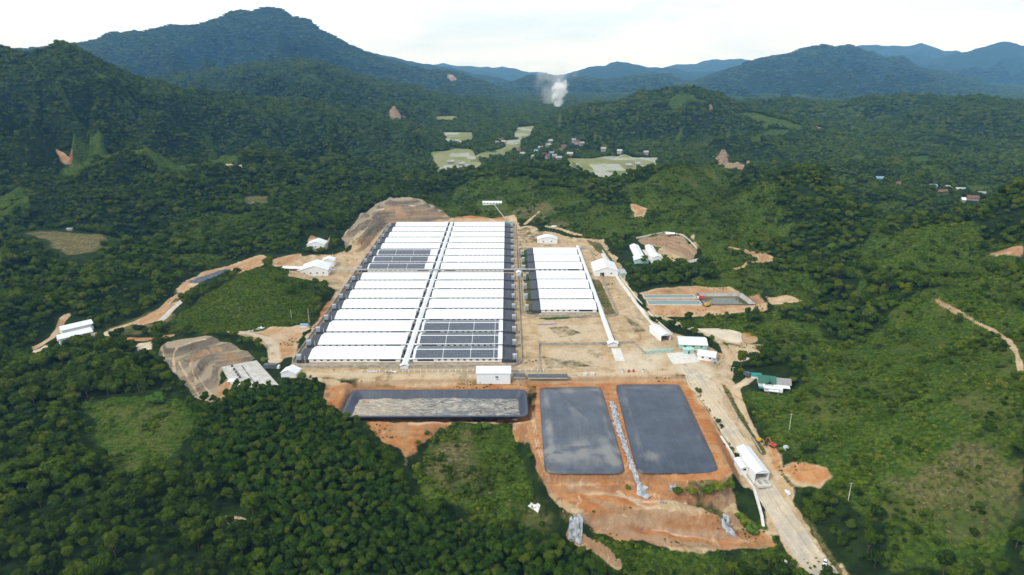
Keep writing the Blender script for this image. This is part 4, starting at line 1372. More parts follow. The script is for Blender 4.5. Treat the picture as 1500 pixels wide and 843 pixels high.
def excavator(name, label, loc, paint, rot, s=1.0):
    t = thing(name, label, 'excavator', loc, rot)
    t.scale = (s, s, s)
    for sx in (-1.1, 1.1):
        part('track', MB().box(sx - .3, sx + .3, -1.9, 1.9, 0, .85, 0, .25), 'rubber', t)
    part('body', MB().box(-1.25, 1.25, -2.2, 1.0, .95, 2.0, .1, .1).box(-1.2, 1.2, -2.3, -.9, 2.003, 2.5, .1, .1), paint, t)
    cb = part('cab', MB().box(-1.2, -.2, -.6, 1.2, 2.003, 3.1, .08, .1), paint, t)
    part('window', MB().box(-1.1, -.3, 1.105, 1.16, 2.2, 2.9), 'glass', cb)
    part('boom', MB().rod((.2, .9, 1.7), (.2, 3.6, 4.2), .32, .25).rod((.2, 3.6, 4.2), (.2, 5.6, 3.2), .25, .2), paint, t)
    part('arm', MB().rod((.2, 5.6, 3.2), (.2, 5.9, 1.2), .2, .16), paint, t)
    part('bucket', MB().box(-.4, .8, 5.4, 6.2, .3, 1.2, .1, .2), 'steel_dark', t)
    return t


excavator('excavator', 'yellow excavator on the bench beside the lined basin', at_z(1036, 449, 2), 'yellow_paint', R(-60), 1.1)
excavator('excavator', 'red excavator standing on the bare earth beside the farm track', on(1132, 655), 'red_paint', R(30), .9)
excavator('excavator', 'small yellow excavator behind the red one on the farm track', on(1112, 648), 'yellow_paint', R(200), .75)


def truck(name, label, loc, rot, body, cab, L=7.0, W=2.4, Hh=2.6, group=None):
    t = thing(name, label, 'truck', loc, rot, group)
    part('cargo_box', MB().box(-W / 2, W / 2, -L / 2, L / 2 - 2.0, .9, .9 + Hh, .03, .03), body, t)
    cb = part('cab', MB().box(-W / 2 + .1, W / 2 - .1, L / 2 - 1.8, L / 2, .7, 2.8, .08, .2), cab, t)
    part('windscreen', MB().box(-W / 2 + .25, W / 2 - .25, L / 2 - .12, L / 2 + .003, 1.7, 2.5, 0, 0), 'glass', cb)
    part('chassis', MB().box(-.5, .5, -L / 2, L / 2 - .1, .55, .897), 'steel_dark', t)
    for sx in (-1, 1):
        for yy in (-L / 2 + 1.2, L / 2 - 1.0):
            part('wheel', MB().rod((sx * (W / 2 - .35), yy, .48), (sx * (W / 2), yy, .48), .48, n=12), 'rubber', t)
    return t


truck('truck', 'small red truck parked between the two settling tanks and basin', at_z(1026, 439, 2), R(80), 'red_paint', 'litter', 6.5)
truck('truck', 'dark grey box truck with white cab beside the concrete slab', at_z(399, 541, -1), R(-92), 'steel_dark', 'white_paint', 11, 3, 3)
truck('truck', 'small dark truck parked left of the green-roofed house', on(1094, 552), R(20), 'steel_dark', 'steel_dark', 5.4)

# gate compound
GT0, GT1 = at_z(975, 500, 0), at_z(958, 486, 0)
rg = math.atan2(GT1[0] - GT0[0], GT1[1] - GT0[1])
m_ = (GT0 + GT1) / 2
t = hall('tunnel_shed', 'white tunnel shed with open dark mouth beside the gate compound', 'shed', (m_[0], m_[1], 0), 8, float(np.hypot(*(GT1 - GT0)[:2])), 5, 1.5, -rg, 'y', open_front=True)
t = hall('tunnel_shed', 'white drive-through tunnel shed straddling the main road below the lagoons', 'shed', (0, 0, 0), 7.6, 25, 5.0, 1.7, 0, 'y', open_front=True, over=.3)
a, b = on(1112, 703), on(1090, 668)
rt_ = math.atan2(b[0] - a[0], b[1] - a[1])
m_ = (a + b) / 2
t.location = (m_[0], m_[1], m_[2])
t.rotation_euler = (0, 0, -rt_)
TUN, TUN_ROT = m_, -rt_
part('sill_slab', MB().box(-3.6, 3.6, -17, 12.4, -1.2, .15), 'concrete_pale', t)
part('wheel_bath', MB().box(-2.6, -1.0, -16, -12.6, .153, .5).box(1.0, 2.6, -16, -12.6, .153, .5), 'concrete', t)
an = Vector((math.cos(-rt_) * -6.0 - math.sin(-rt_) * 0, math.sin(-rt_) * -6.0, 0))
hall('side_hut', 'small white hut on the left side of the drive-through tunnel', 'hut', (m_[0] + an.x, m_[1] + an.y, m_[2]), 4, 9, 3, .9, -rt_, 'y', windows=1)
g = lambda x, y: at_z(x, y, 0)
hall('gate_building', 'wide white-roofed gate building above the pale yard', 'building', g(1016, 511) + np.array([0, 6, 0]), 20, 15, 3.8, 2.2, R(-6), 'x', windows=3, wall='mint')
hall('gate_building', 'white-roofed gatehouse with steel frame at the farm track bend', 'building', g(1038, 529) + np.array([0, 5, 0]), 12, 10, 3.6, 2.0, R(-20), 'x', windows=2)
t = thing('mint_hut', 'small pale mint hut in front of the wide gate building', 'hut', g(1008, 517))
part('wall', MB().box(-3.6, 3.6, -2, 2, 0, 3), 'mint', t)
part('roof', MB().box(-4, 4, -2.4, 2.4, 3.003, 3.3), 'mint', t)
part('door', MB().box(-.6, .6, -2.08, -2.003, 0, 2.1), 'opening', t)
t = thing('steel_gateway', 'mint and grey steel gate frame between the two gate buildings', 'gate', g(1021, 520), R(-35))
for x in (-5, 0, 5):
    part('post', MB().box(x - .15, x + .15, -.15, .15, 0, 3.4), 'steel', t)
part('beam', MB().box(-5.3, 5.3, -.3, .3, 3.403, 3.9), 'mint', t)
part('barrier', MB().box(-4.8, -.2, -.08, .08, .95, 1.1), 'litter', t)
t = thing('steel_tank_stand', 'grey steel tank stand below the gatehouse', 'tank stand', g(1045, 536))
for x in (-1.6, 1.6):
    for y in (-1.6, 1.6):
        part('leg', MB().rod((x, y, 0), (x, y, 4.0), .14), 'steel', t)
part('platform', MB().box(-2, 2, -2, 2, 4.003, 4.2), 'steel', t)
part('tank', MB().rod((-.8, 0, 4.203), (-.8, 0, 6), .9, n=14).rod((1.1, 0, 4.203), (1.1, 0, 5.8), .8, n=14), 'steel', t)
solo('yard_slab', MB().add([(*(g(976, 518) - g(1000, 525))[:2], .12), (*(g(1015, 515) - g(1000, 525))[:2], .12), (*(g(1026, 531) - g(1000, 525))[:2], .12), (*(g(986, 534) - g(1000, 525))[:2], .12)] +
                           [(*(g(a_, b_) - g(1000, 525))[:2], -.5) for a_, b_ in ((976, 518), (1015, 515), (1026, 531), (986, 534))],
                           [(3, 2, 1, 0), (0, 1, 5, 4), (1, 2, 6, 5), (2, 3, 7, 6), (3, 0, 4, 7)]), 'concrete_pale', 'white concrete yard in front of the gate buildings', 'yard', g(1000, 525))['kind'] = 'structure'

# house with the green roof
hb = at_z(1126, 570, 1)
t = thing('farm_house', 'farmhouse with green, grey and white roofs in the scrub beside the farm track', 'house', hb, R(-14))
part('wall', MB().box(-6, 4, 2, 12, -1, 3.2).box(-3, 8, -4, 1.9, -1, 2.6).box(4.1, 13, 3, 11, -1, 2.8), 'wall', t)
part('green_roof', MB().gable(-6.8, 4.6, 1.2, 12.8, 3.2, 6.2, .2, 'x').gable(-2.4, 2.4, -.5, 7, 3.3, 5.6, .2, 'y'), 'green_roof', t, label='green ribbed hipped roof')
part('grey_roof', MB().gable(4.7, 14, 2, 12, 3.0, 5.4, .2, 'x'), 'grey_roof', t, label='weathered grey roof')
part('white_roof', MB().box(-3.8, 3.4, -5.2, 1.1, 2.603, 2.85).box(3.5, 12.6, -2.5, 1.9, 2.503, 2.8).box(-1, 5, -8, -5.3, 2.2, 2.4), 'litter', t, label='flat white sheet roof')
part('awning', MB().box(-6.5, -3.9, -4.4, -1.5, 1.9, 2.05), 'teal', t)
dr = part('door', MB().box(-.6, .6, -4.08, -4.003, 0, 2.1), 'blue_paint', t)
part('window', MB().box(2, 3.6, -4.06, -4.003, .9, 1.9), 'window', t)
for x in (-.8, 4.8):
    part('post', MB().box(x - .08, x + .08, -7.9, -7.74, -1, 2.197), 'steel', t)
sh = at_z(1106.5, 553, 1)
t = thing('teal_shed', 'small teal-roofed shed behind the farmhouse', 'shed', sh, R(-8))
part('wall', MB().box(-3.2, 3.2, -2, 2, -.5, 2.2), 'wall', t)
part('roof', MB().gable(-3.8, 3.8, -2.6, 2.6, 2.2, 3.0), 'teal', t)

# unfinished slab with its columns
q = [at_z(*c, -1) for c in ((340, 566), (324.5, 538.5), (376, 529), (409, 566), (380, 569.5))]
c0 = sum(q) / 5
sl = thing('foundation_slab', 'grey concrete foundation slab with stub columns below the near quarry', 'slab', (c0[0], c0[1], -1.0))
vv = [(*(p - c0)[:2], .5) for p in q] + [(*(p - c0)[:2], -.8) for p in q]
part('floor_slab', MB().add(vv, [(0, 4, 3, 2, 1)] + [(i, (i + 1) % 5, 5 + (i + 1) % 5, 5 + i) for i in range(5)]), 'concrete_grey', sl)
j0, j1 = at_z(354, 535.5, -.4) - c0, at_z(377, 567, -.4) - c0
part('drain_channel', MB().rod((j0[0], j0[1], .42), (j1[0], j1[1], .42), .35, n=6), 'steel_dark', sl)
for cx_, cy_ in ((340, 537.5), (343.3, 542.5), (346.4, 546.5), (349, 550.5), (351.5, 554)):
    p = at_z(cx_, cy_, -.5) - c0
    part('stub_column', MB().box(p[0] - .6, p[0] + .6, p[1] - .6, p[1] + .6, .503, 2.0), 'steel_dark', sl)
for i, (cx_, cy_) in enumerate(((362, 545), (370, 552), (366, 558), (385, 548), (380, 540), (392, 556), (372, 541), (358, 552), (388, 562), (360, 560))):
    p = at_z(cx_, cy_, -.5) - c0
    w_ = 1.5 + 2 * rng.random()
    part('low_kerb', MB().box(p[0] - w_, p[0] + w_, p[1] - .25, p[1] + .25, .503, .8), 'concrete_pale', sl)
for lb, cx_, cy_, w_, d_ in (('white sheet laid over the left edge of the foundation slab', 341, 557.5, 3.2, 2.4), ('pile of white panels at the lower left corner of the foundation slab', 347.5, 564.5, 4.0, 1.8)):
    p = at_z(cx_, cy_, -.5)
    solo('white_sheet', MB().box(-w_, w_, -d_, d_, 0, .35, .3, .3), 'litter', lb, 'sheet', (p[0], p[1], -.49))
hall('white_shed', 'small white gabled shed between the foundation slab and big block', 'shed', at_z(424, 553, 0) + np.array([0, 4, 0]), 10.5, 8, 3, 2.4, R(-8), 'y')
hall('front_hall', 'white hall with one small window at the road before the big block', 'hall', at_z(723, 556, 0) + np.array([0, 5.5, 0]), 22.5, 11, 4.6, 2.6, 0, 'x', windows=0)
w0 = bpy.data.objects['front_hall']
part('window', MB().box(1.3, 3.2, -5.57, -5.503, 1.2, 2.2), 'window', w0)
part('air_conditioner', MB().box(1.8, 3.0, -6.0, -5.503, .1, .8), 'steel', w0)
for lb, p0, p1, y in (('short dark low-roofed shed right of the front hall', 753, 769, 554), ('long dark low-roofed shed right of the front hall', 774, 831, 555)):
    a, b = at_z(p0, y, 0), at_z(p1, y, 0)
    t = thing('low_shed', lb, 'shed', ((a[0] + b[0]) / 2, a[1] + 2, 0))
    w_ = (b[0] - a[0]) / 2
    part('wall', MB().box(-w_, w_, -1.6, 1.6, -.5, 1.4), 'concrete_pale', t)
    part('roof', MB().gable(-w_ - .3, w_ + .3, -2.4, 2.4, 1.4, 2.3), 'steel_dark', t)

# pair of halls at the far left
a, b = at_z(73, 508, -8), at_z(122, 496, -8)
rl = math.atan2(b[1] - a[1], b[0] - a[0])
L_ = float(np.hypot(*(b - a)[:2]))
m_ = (a + b) / 2
hall('roadside_hall', 'front one of the two white halls beside the left dirt track', 'hall', (m_[0] + 4, m_[1] + 5, -8), L_, 10, 5.5, 2.2, rl, 'x', windows=0, door=(-L_ / 2 + 4, 3, 3))
a, b = at_z(81, 497, -8), at_z(111, 490, -8)
m2 = (a + b) / 2
hall('roadside_hall', 'rear one of the two white halls beside the left dirt track', 'hall', (m2[0] + 2, m2[1] + 12, -8), 22, 10, 5, 2.2, rl, 'x')

# ------------------------------------------------------------------ lagoons
# open pond: sloping black liner and a crumpled sheet on its floor
lp = thing('open_lagoon', 'open black-lined lagoon with a dusty crumpled sheet on its floor', 'lagoon', (-45.3, 387, LAG))


def rrect(x0, x1, y0, y1, r, z, n=6):
    out = []
    for cx, cy, a0 in ((x1 - r, y0 + r, -90), (x1 - r, y1 - r, 0), (x0 + r, y1 - r, 90), (x0 + r, y0 + r, 180)):
        for k in range(n + 1):
            a = R(a0 + 90 * k / n)
            out.append((cx + r * math.cos(a), cy + r * math.sin(a), z))
    return out


# sloping sides
rings = [rrect(-57.4, 57.4, -18.2, 17.8, 5, .25), rrect(-56.6, 56.6, -17.4, 17.0, 4.6, .45), rrect(-55.6, 55.6, -16.4, 16.0, 4.2, .3), rrect(-50.5, 50.5, -11.5, 11, 2.2, -4.9)]
nr = len(rings[0])
vv = [p for r in rings for p in r]
part('liner', MB().add(vv, [(k * nr + i, k * nr + (i + 1) % nr, (k + 1) * nr + (i + 1) % nr, (k + 1) * nr + i) for k in range(3) for i in range(nr)]), 'liner', lp)


def crumple_material():
    m = NT('crumpled_sheet')
    p = m.obj()
    w = m.n('ShaderNodeTexWave', wave_type='BANDS', bands_direction='DIAGONAL')
    m.put(w, 'Vector', m.scale3(p, (.05, .22, .1)))
    w.inputs['Scale'].default_value = 1.4
    w.inputs['Distortion'].default_value = 14
    w.inputs['Detail'].default_value = 5
    w.inputs['Detail Scale'].default_value = 1.3
    n = m.noise(m.scale3(p, (.2, .4, .3)), .35, 6, .7, 1.6)
    n2 = m.noise(m.scale3(p, (.13, .34, .3)), 1.0, 6, .7, 2.4)
    c = m.mix(m.ramp(n, .38, .66), (.22, .225, .23), (.55, .49, .39))
    c = m.mix(m.math('MULTIPLY', m.ramp(n2, .50, .60), .9), c, (.045, .048, .052))
    sx = m.n('ShaderNodeSeparateXYZ')
    m.put(sx, 'Vector', p)
    c = m.mix(m.math('MULTIPLY', m.ramp(m.math('ADD', sx.outputs[0], m.math('MULTIPLY', n, 40)), 30, -20), .55), c, (.55, .45, .32))
    c = m.mix(m.math('MULTIPLY', m.ramp(w.outputs['Fac'], .62, .85), .5), c, (.09, .09, .09))
    m.col(c)
    m.b.inputs['Roughness'].default_value = .5
    m.bump(m.math('ADD', n2, n), .9, .9)
    return m.m


gx, gy = np.meshgrid(np.linspace(-52.5, 52.5, 150), np.linspace(-13.2, 12.7, 50))
gzz = -3.7 + .55 * ridged(gx * .6 + 100, gy * 1.6, 9, 4, 61) + .5 * fbm(gx, gy, 14, 3, 62)
ii = np.arange(gx.size).reshape(gx.shape)
qd = np.stack([ii[:-1, :-1], ii[:-1, 1:], ii[1:, 1:], ii[1:, :-1]], -1).reshape(-1, 4)
me = np_mesh('crumpled_sheet', np.stack([gx, gy, gzz], -1).reshape(-1, 3), qd, crumple_material(), True)
link('crumpled_sheet', me, lp)
solo('earth_heap', MB().add([(-2.6, -1.5, 0), (2.4, -1.8, 0), (3, 1.2, 0), (-1.8, 1.7, 0), (-.8, -.2, 1.5), (1.2, .1, 1.2)], [(0, 1, 5, 4), (1, 2, 5), (2, 3, 4, 5), (3, 0, 4)]),
     plain('orange_earth', (.50, .27, .14), .2, 1.0, .95), 'small orange earth heap in the far left corner of the open lagoon', 'heap', (-92, 394, -8))


def dome_lagoon(label, corner_px, mat, hgt, seed):
    P = [at_z(*c, LAG) for c in corner_px]
    c0 = sum(P) / 4
    t = thing('covered_lagoon', label, 'lagoon', (c0[0], c0[1], LAG))
    n = 130
    s, r = np.meshgrid(np.linspace(0, 1, n), np.linspace(0, 1, n))
    # rounded square mapping keeps the corners soft
    a, b = 2 * s - 1, 2 * r - 1
    k = 1 - .012 * (np.abs(a) ** 8) * (np.abs(b) ** 8) * 4
    a2, b2 = a * k, b * k
    s2, r2 = (a2 + 1) / 2, (b2 + 1) / 2
    Q = np.array(P)
    xy = ((1 - s2) * (1 - r2))[..., None] * Q[0] + (s2 * (1 - r2))[..., None] * Q[1] + (s2 * r2)[..., None] * Q[2] + ((1 - s2) * r2)[..., None] * Q[3]
    x, y = xy[..., 0] - c0[0], xy[..., 1] - c0[1]
    e = np.minimum(1 - np.abs(a), 1 - np.abs(b))
    z = .15 + hgt * sstep(0, .30, e) * (1 - .25 * (a * a + b * b) / 2) + .7 * sstep(.0, .05, e) + .28 * fbm(x + seed * 50, y, 15, 4, seed) * sstep(0, .2, e) - .35 * ridged(x, y * .4, 22, 3, seed + 4) * sstep(.05, .3, e)
    edge_ = (np.abs(a) > .999) | (np.abs(b) > .999)
    z = np.where(edge_, -.6, z)
    ii = np.arange(n * n).reshape(n, n)
    qd = np.stack([ii[:-1, :-1], ii[:-1, 1:], ii[1:, 1:], ii[1:, :-1]], -1).reshape(-1, 4)
    ms = np_mesh('cover_sheet', np.stack([x, y, z], -1).reshape(-1, 3), qd, M[mat], True)
    dd = .95 * np.exp(-((e - .2) / .10) ** 2) * (.45 + .7 * fbm(x, y, 18, 4, seed + 30)) + .8 * np.clip(fbm(x, y * .5 + x * .3, 26, 5, seed + 40), 0, 1)
    if mat == 'cover':
        dd += .9 * np.exp(-(((a - .75) / .16) ** 2 + ((b + .84) / .07) ** 2)) + .7 * np.exp(-((b + .66) / .14) ** 2) * (.5 + fbm(x, y * 3, 20, 4, 77)) + .25 * (a + b < .3)
    else:
        dd = dd * .55 + .5 * np.exp(-(((a + .6) / .3) ** 2 + ((b + .78) / .08) ** 2))
    at = ms.attributes.new('dust', 'FLOAT', 'POINT')
    at.data.foreach_set('value', np.clip(dd, 0, 1.2).astype(np.float32).ravel())
    link('cover_sheet', ms, t)
    return t


dome_lagoon('grey covered lagoon with heavy pale dust, left of the two covered ones', [(797, 693), (918, 693), (881, 566), (789, 568)], 'cover', 2.6, 3)
dome_lagoon('darker covered lagoon, right of the two covered ones beside the road', [(932, 693), (1056, 692), (996, 563), (900, 563)], 'cover_clean', 2.9, 9)


def cloth(name, label, line, w, mat='plastic', amp=.8, cat='plastic sheet', grp=None, taper=None):
    """a crumpled plastic sheet lying on the ground along a world polyline"""
    P = np.asarray(line, float)
    seg = np.r_[0, np.cumsum(np.hypot(*np.diff(P[:, :2], axis=0).T))]
    n, k = max(14, int(seg[-1] / .4)), 18
    t = np.linspace(0, seg[-1], n)
    x, y = np.interp(t, seg, P[:, 0]), np.interp(t, seg, P[:, 1])
    dx, dy = np.gradient(x), np.gradient(y)
    L = np.hypot(dx, dy)
    V = []
    for j in range(k):
        o = j / (k - 1) - .5
        ww = np.interp(t, seg, w) if hasattr(w, '__len__') else w
        jit = .5 * ww * fbm(t + 2 * j, t * 0 + 1.3 * j, 4.5, 3, 14) * (1 if j in (0, k - 1) else .25)
        X, Y = x + dy / L * (o * ww + jit), y - dx / L * (o * ww + jit)
        V.append(np.stack([X, Y, Hq(X, Y) + .3 + amp * 1.5 * np.abs(fbm(X * 2, Y * 2, 4, 4, 44)) * (0.1 if j in (0, k - 1) else 1)], -1))
    V = np.array(V)
    base = np.array([V[..., 0].mean(), V[..., 1].mean(), V[..., 2].min()])
    ii = np.arange(k * n).reshape(k, n)
    q = np.stack([ii[:-1, :-1], ii[:-1, 1:], ii[1:, 1:], ii[1:, :-1]], -1).reshape(-1, 4)
    o = link(name, np_mesh(name, (V - base).reshape(-1, 3), q, M[mat]), None, tuple(base))
    return tag(o, label, cat, grp)


cloth('plastic_sheet', 'long crumpled grey plastic sheet lining the gully between the covered lagoons', ons([(896, 590), (905, 625), (917, 660), (928, 690), (936, 708), (940, 722), (952, 730)]), [3.2, 3.4, 2.6, 2.2, 2.6, 5, 2.5], cat='plastic sheet')
cloth('plastic_sheet', 'torn blue-grey plastic sheet on the lower earth slope beside bushes', ons([(1065, 757), (1061, 768), (1068, 778), (1078, 786)]), [4, 4.5, 2, .8])
cloth('plastic_sheet', 'heap of crumpled grey plastic at the forest edge below the slope', ons([(833, 777), (842, 779), (853, 782)]), [5, 7, 4.5], amp=2.2)
cloth('plastic_sheet', 'small grey plastic scrap beside the gully mouth', ons([(968, 735), (976, 737)]), 2.2)
cloth('plastic_sheet', 'grey plastic scrap beside the bushes right of the gully', ons([(980, 716), (990, 718)]), 1.8)
cloth('plastic_sheet', 'pale plastic litter on the dry brush left of the earth slope', ons([(776, 740), (790, 748)]), [3, 2], 'litter')
cloth('white_scrap', 'white scrap lying on the verge right of the road below the tunnel', ons([(1150, 719), (1157, 727)]), [1.2, 2.2], 'litter', cat='litter')
cloth('white_scrap', 'white rubble beside the corner of the open lagoon', ons([(752, 615), (758, 617)]), 1.8, 'litter', cat='litter')
cloth('white_scrap', 'left of the two white sheets lying on the verge before the big block', ons([(540, 545.5), (553, 545)]), 2.2, 'litter', .5, 'litter')
cloth('white_scrap', 'right of the two white sheets lying on the verge before the big block', ons([(570, 544.5), (581, 546)]), 2.2, 'litter', .5, 'litter')
cloth('blue_tarp', 'faded blue tarp strip on the bare yard before the smaller block', ons([(788, 476.5), (815, 475)]), 1.8, 'tarp_blue', .2, 'tarp')
cloth('white_scrap', 'pale rubble strip on the dirt beside the left wall of the big block', ons([(361, 487), (385, 480)]), [2, 3], 'litter', .5, 'rubble')
cloth('pond_liner', 'dark blue plastic-lined strip pond beside the left dirt track', ons([(284, 415), (300, 408), (318, 401), (332, 395)]), [13, 12, 9, 5], 'liner', .05, 'pond')

# ponds of mud and water: sheets of the setting
def pond(name, l, mat, lift):
    P = [on(*q) for q in l]
    z = max(float(np.mean([p[2] for p in P])), -9) + lift
    c = sum(P) / len(P)
    pts_ = []
    n = len(P)
    for i in range(n):
        a, b, d, e = (P[(i + j - 1) % n] for j in range(4))
        for k in range(5):
            u = k / 5
            pts_.append(.5 * ((2 * b) + (d - a) * u + (2 * a - 5 * b + 4 * d - e) * u * u + (3 * b - a - 3 * d + e) * u ** 3))
    v = [(p[0] - c[0], p[1] - c[1], 0) for p in pts_] + [(p[0] - c[0], p[1] - c[1], -1.5) for p in pts_]
    m = len(pts_)
    o = part(name, MB().add(v, [tuple(range(m))] + [(i, m + i, m + (i + 1) % m, (i + 1) % m) for i in range(m)]), mat, None, (c[0], c[1], z))
    o['kind'] = 'structure'
    return o


pond('muddy_water', [(1086, 493), (1091, 488), (1102, 489), (1109, 495), (1109, 501), (1098, 504), (1088, 501)], 'mud_water', .35)
pond('silt_flat', [(986, 475), (1004, 479), (1022, 482), (1040, 482), (1052, 481), (1070, 484), (1086, 489), (1088, 500), (1078, 503), (1062, 499), (1048, 493), (1030, 487), (1008, 482)], 'milky_water', .25)

# concrete channel beside the road
wl = ons([(1056, 640), (1070, 662), (1082, 684), (1094, 702), (1104, 716), (1110, 735), (1116, 758), (1118, 772)])
solo('drainage_channel', MB().ring_wall(wl, .45, 1.5), 'concrete_pale', 'pale concrete drainage channel along the left side of the road', 'channel')
wl = ons([(1116, 664), (1104, 645), (1086, 620), (1068, 592), (1050, 565)])
solo('drainage_channel', MB().ring_wall(wl, .35, .5), 'concrete', 'thin dark kerb channel along the right side of the road', 'channel')
wl = ons([(1118, 384), (1100, 392)])

# ------------------------------------------------------------------ car, motorbike, tanks, poles
def car(loc, rot):
    t = thing('parked_car', 'white hatchback car on the gravel road at the bottom right', 'car', loc, rot)
    sec = [(-2.15, .45), (-2.15, .95), (-1.9, 1.05), (-1.45, 1.52), (.35, 1.55), (1.05, 1.05), (2.0, .9), (2.2, .7), (2.2, .4)]
    v = [(-.86, y, z) for y, z in sec] + [(.86, y, z) for y, z in sec]
    for i in (3, 4):
        v[i] = (-.68, *sec[i])
        v[9 + i] = (.68, *sec[i])
    n = 9
    part('body', MB().add(v, [(i, i + 1, n + i + 1, n + i) for i in range(n - 1)] + [(n - 1, 0, n, 2 * n - 1), tuple(range(n - 1, -1, -1)), tuple(range(n, 2 * n))]), 'white_paint', t)
    part('windscreen', MB().add([(-.66, .42, 1.53), (.66, .42, 1.53), (.78, 1.03, 1.10), (-.78, 1.03, 1.10)], [(0, 3, 2, 1)]).add([(-.66, .42, 1.56), (.66, .42, 1.56), (.78, 1.05, 1.12), (-.78, 1.05, 1.12)], [(0, 3, 2, 1)]), 'glass', t)
    part('rear_window', MB().box(-.62, .62, -1.85, -1.80, 1.1, 1.4), 'glass', t)
    for s in (-1, 1):
        part('side_window', MB().add([(s * .85, -1.5, 1.1), (s * .85, .75, 1.1), (s * .72, .3, 1.46), (s * .72, -1.35, 1.46)], [(0, 1, 2, 3)]), 'glass', t)
        part('headlight', MB().box(s * .7 - .14, s * .7 + .14, 2.15, 2.23, .62, .78), 'steel', t)
        part('mirror', MB().box(s * .95 - .1, s * .95 + .1, .6, .72, 1.0, 1.15), 'rubber', t)
        for y in (-1.35, 1.35):
            w = part('wheel', MB().rod((s * .66, y, .33), (s * .88, y, .33), .33, n=16), 'rubber', t)
            part('rim', MB().rod((s * .881, y, .33), (s * .895, y, .33), .2, n=12), 'steel', w)
    return t


car(on(1208, 827) + [0, 0, .25], R(152))
t = thing('motorbike', 'small dark motorbike parked beside the white car', 'motorbike', on(1217, 834) + [0, 0, .25], R(20))
for y in (-.6, .6):
    part('wheel', MB().rod((-.07, y, .3), (.07, y, .3), .3, n=14), 'rubber', t)
part('body', MB().box(-.14, .14, -.5, .45, .45, .75, .04, .1).rod((0, .55, .35), (0, .35, 1.0), .05), 'red_paint', t)
part('seat', MB().box(-.13, .13, -.7, .1, .753, .88, .03, .05), 'rubber', t)
part('handlebar', MB().rod((-.35, .35, 1.0), (.35, .35, 1.0), .03), 'steel_dark', t)


def lathe(mb, prof, n=16):
    v, f = [], []
    for r, z in prof:
        v += [(r * math.cos(2 * math.pi * i / n), r * math.sin(2 * math.pi * i / n), z) for i in range(n)]
    for k in range(len(prof) - 1):
        f += [(k * n + i, k * n + (i + 1) % n, (k + 1) * n + (i + 1) % n, (k + 1) * n + i) for i in range(n)]
    f += [tuple(range(n - 1, -1, -1)), tuple((len(prof) - 1) * n + i for i in range(n))]
    return mb.add(v, f)


t = thing('dome_tank', 'pale grey domed tank in the grass beside the red excavator', 'tank', on(1151, 658))
part('shell', lathe(MB(), [(1.6, -.5), (1.7, .6), (1.6, 1.2), (1.1, 1.8), (.4, 2.0)]), 'bin', t)
part('lid', lathe(MB(), [(.38, 2.003), (.38, 2.15), (.2, 2.2)]), 'litter', t)
t = thing('water_tank', 'small white water tank beside the dirt track at the bottom edge', 'tank', on(1151, 825))
part('shell', lathe(MB(), [(.8, -.5), (.8, 1.4), (.5, 1.7)]), 'litter', t)
part('lid', lathe(MB(), [(.3, 1.703), (.3, 1.8), (.1, 1.82)]), 'steel', t)
for i, (x, y, mt, nm, lb) in enumerate(((912, 545.5, 'litter', 'white', 'left'), (921, 545.5, 'red_paint', 'red', 'second'), (928, 545, 'red_paint', 'red', 'third'), (942, 545, 'litter', 'white', 'fourth'), (857, 550, 'litter', 'white', 'x'), (868, 550, 'litter', 'white', 'y'))):
    p = on(x, y)
    if lb in 'xy':
        t = thing('white_crate', '%s of the two white crates at the verge above the left covered lagoon' % ('left' if lb == 'x' else 'right'), 'crate', p)
        part('body', MB().box(-1.3, 1.3, -.8, .8, -.2, 1.3), mt, t)
        part('lid', MB().box(-1.4, 1.4, -.9, .9, 1.303, 1.5), 'concrete_pale', t)
    else:
        lab = {'left': 'white drum at the left end of the drums above the right covered lagoon', 'second': 'left one of the two red drums above the right covered lagoon', 'third': 'right one of the two red drums above the right covered lagoon',
               'fourth': 'white drum by the grey pole above the right covered lagoon'}[lb]
        t = thing('storage_drum', lab, 'drum', p, 0, 'drums above the right covered lagoon')
        part('shell', lathe(MB(), [(.8, -.2), (.85, .8), (.8, 1.5)]), mt, t)
        part('lid', lathe(MB(), [(.7, 1.503), (.7, 1.6)]), 'steel_dark', t)


def pole(label, p, hgt, kind='utility_pole', arms=1, lamp=False, grp='poles around the site'):
    t = thing(kind, label, 'pole', p, 0, grp)
    part('shaft', MB().rod((0, 0, -.8), (0, 0, hgt), .2, .12, 8), 'concrete_pale', t)
    for k in range(arms):
        part('crossarm', MB().box(-1.3, 1.3, -.08, .08, hgt - .5 - .9 * k, hgt - .32 - .9 * k), 'steel', t)
        for x in (-1.1, 0, 1.1):
            part('insulator', MB().rod((x, 0, hgt - .318 - .9 * k), (x, 0, hgt - .05 - .9 * k), .07, .05, 6), 'bin_dark', t)
    if lamp:
        part('lamp_head', MB().box(-.9, .9, -1.4, .2, hgt + .003, hgt + .3), 'litter', t)
    return t


pole('pale utility pole with crossarm in the scrub right of the red excavator', on(1156, 630), 10.5)
pole('tall pale utility pole with crossarm beside the dark trees at right', on(1242, 736), 11)
pole('pale utility pole at the bushes beside the farm track bend', on(1072, 556), 9)
pole('short pale pole beside the farm track below the bend', on(1078, 617), 3.2, arms=0)
pole('grey pole above the drums and right covered lagoon', on(951, 547), 9.5)
pole('thin grey pole standing in the yard right of the front hall', on(791, 546), 13)
pole('thin grey pole beside the front corridor end of the big block', on(601, 542), 8, arms=0)
pole('left one of the two thin pale poles on the green hill', on(427, 467), 8, arms=0)
pole('right one of the two thin pale poles on the green hill', on(453, 474), 13, arms=0)
pole('white-topped lamp pole on the dirt below the terraced quarry', on(521, 386), 11, 'lamp_pole', 0, True)
pole('left one of the pair of thin poles behind the conveyor hall', on(488, 384), 9, arms=0)
pole('right one of the pair of thin poles behind the conveyor hall', on(498, 384), 9, arms=0)
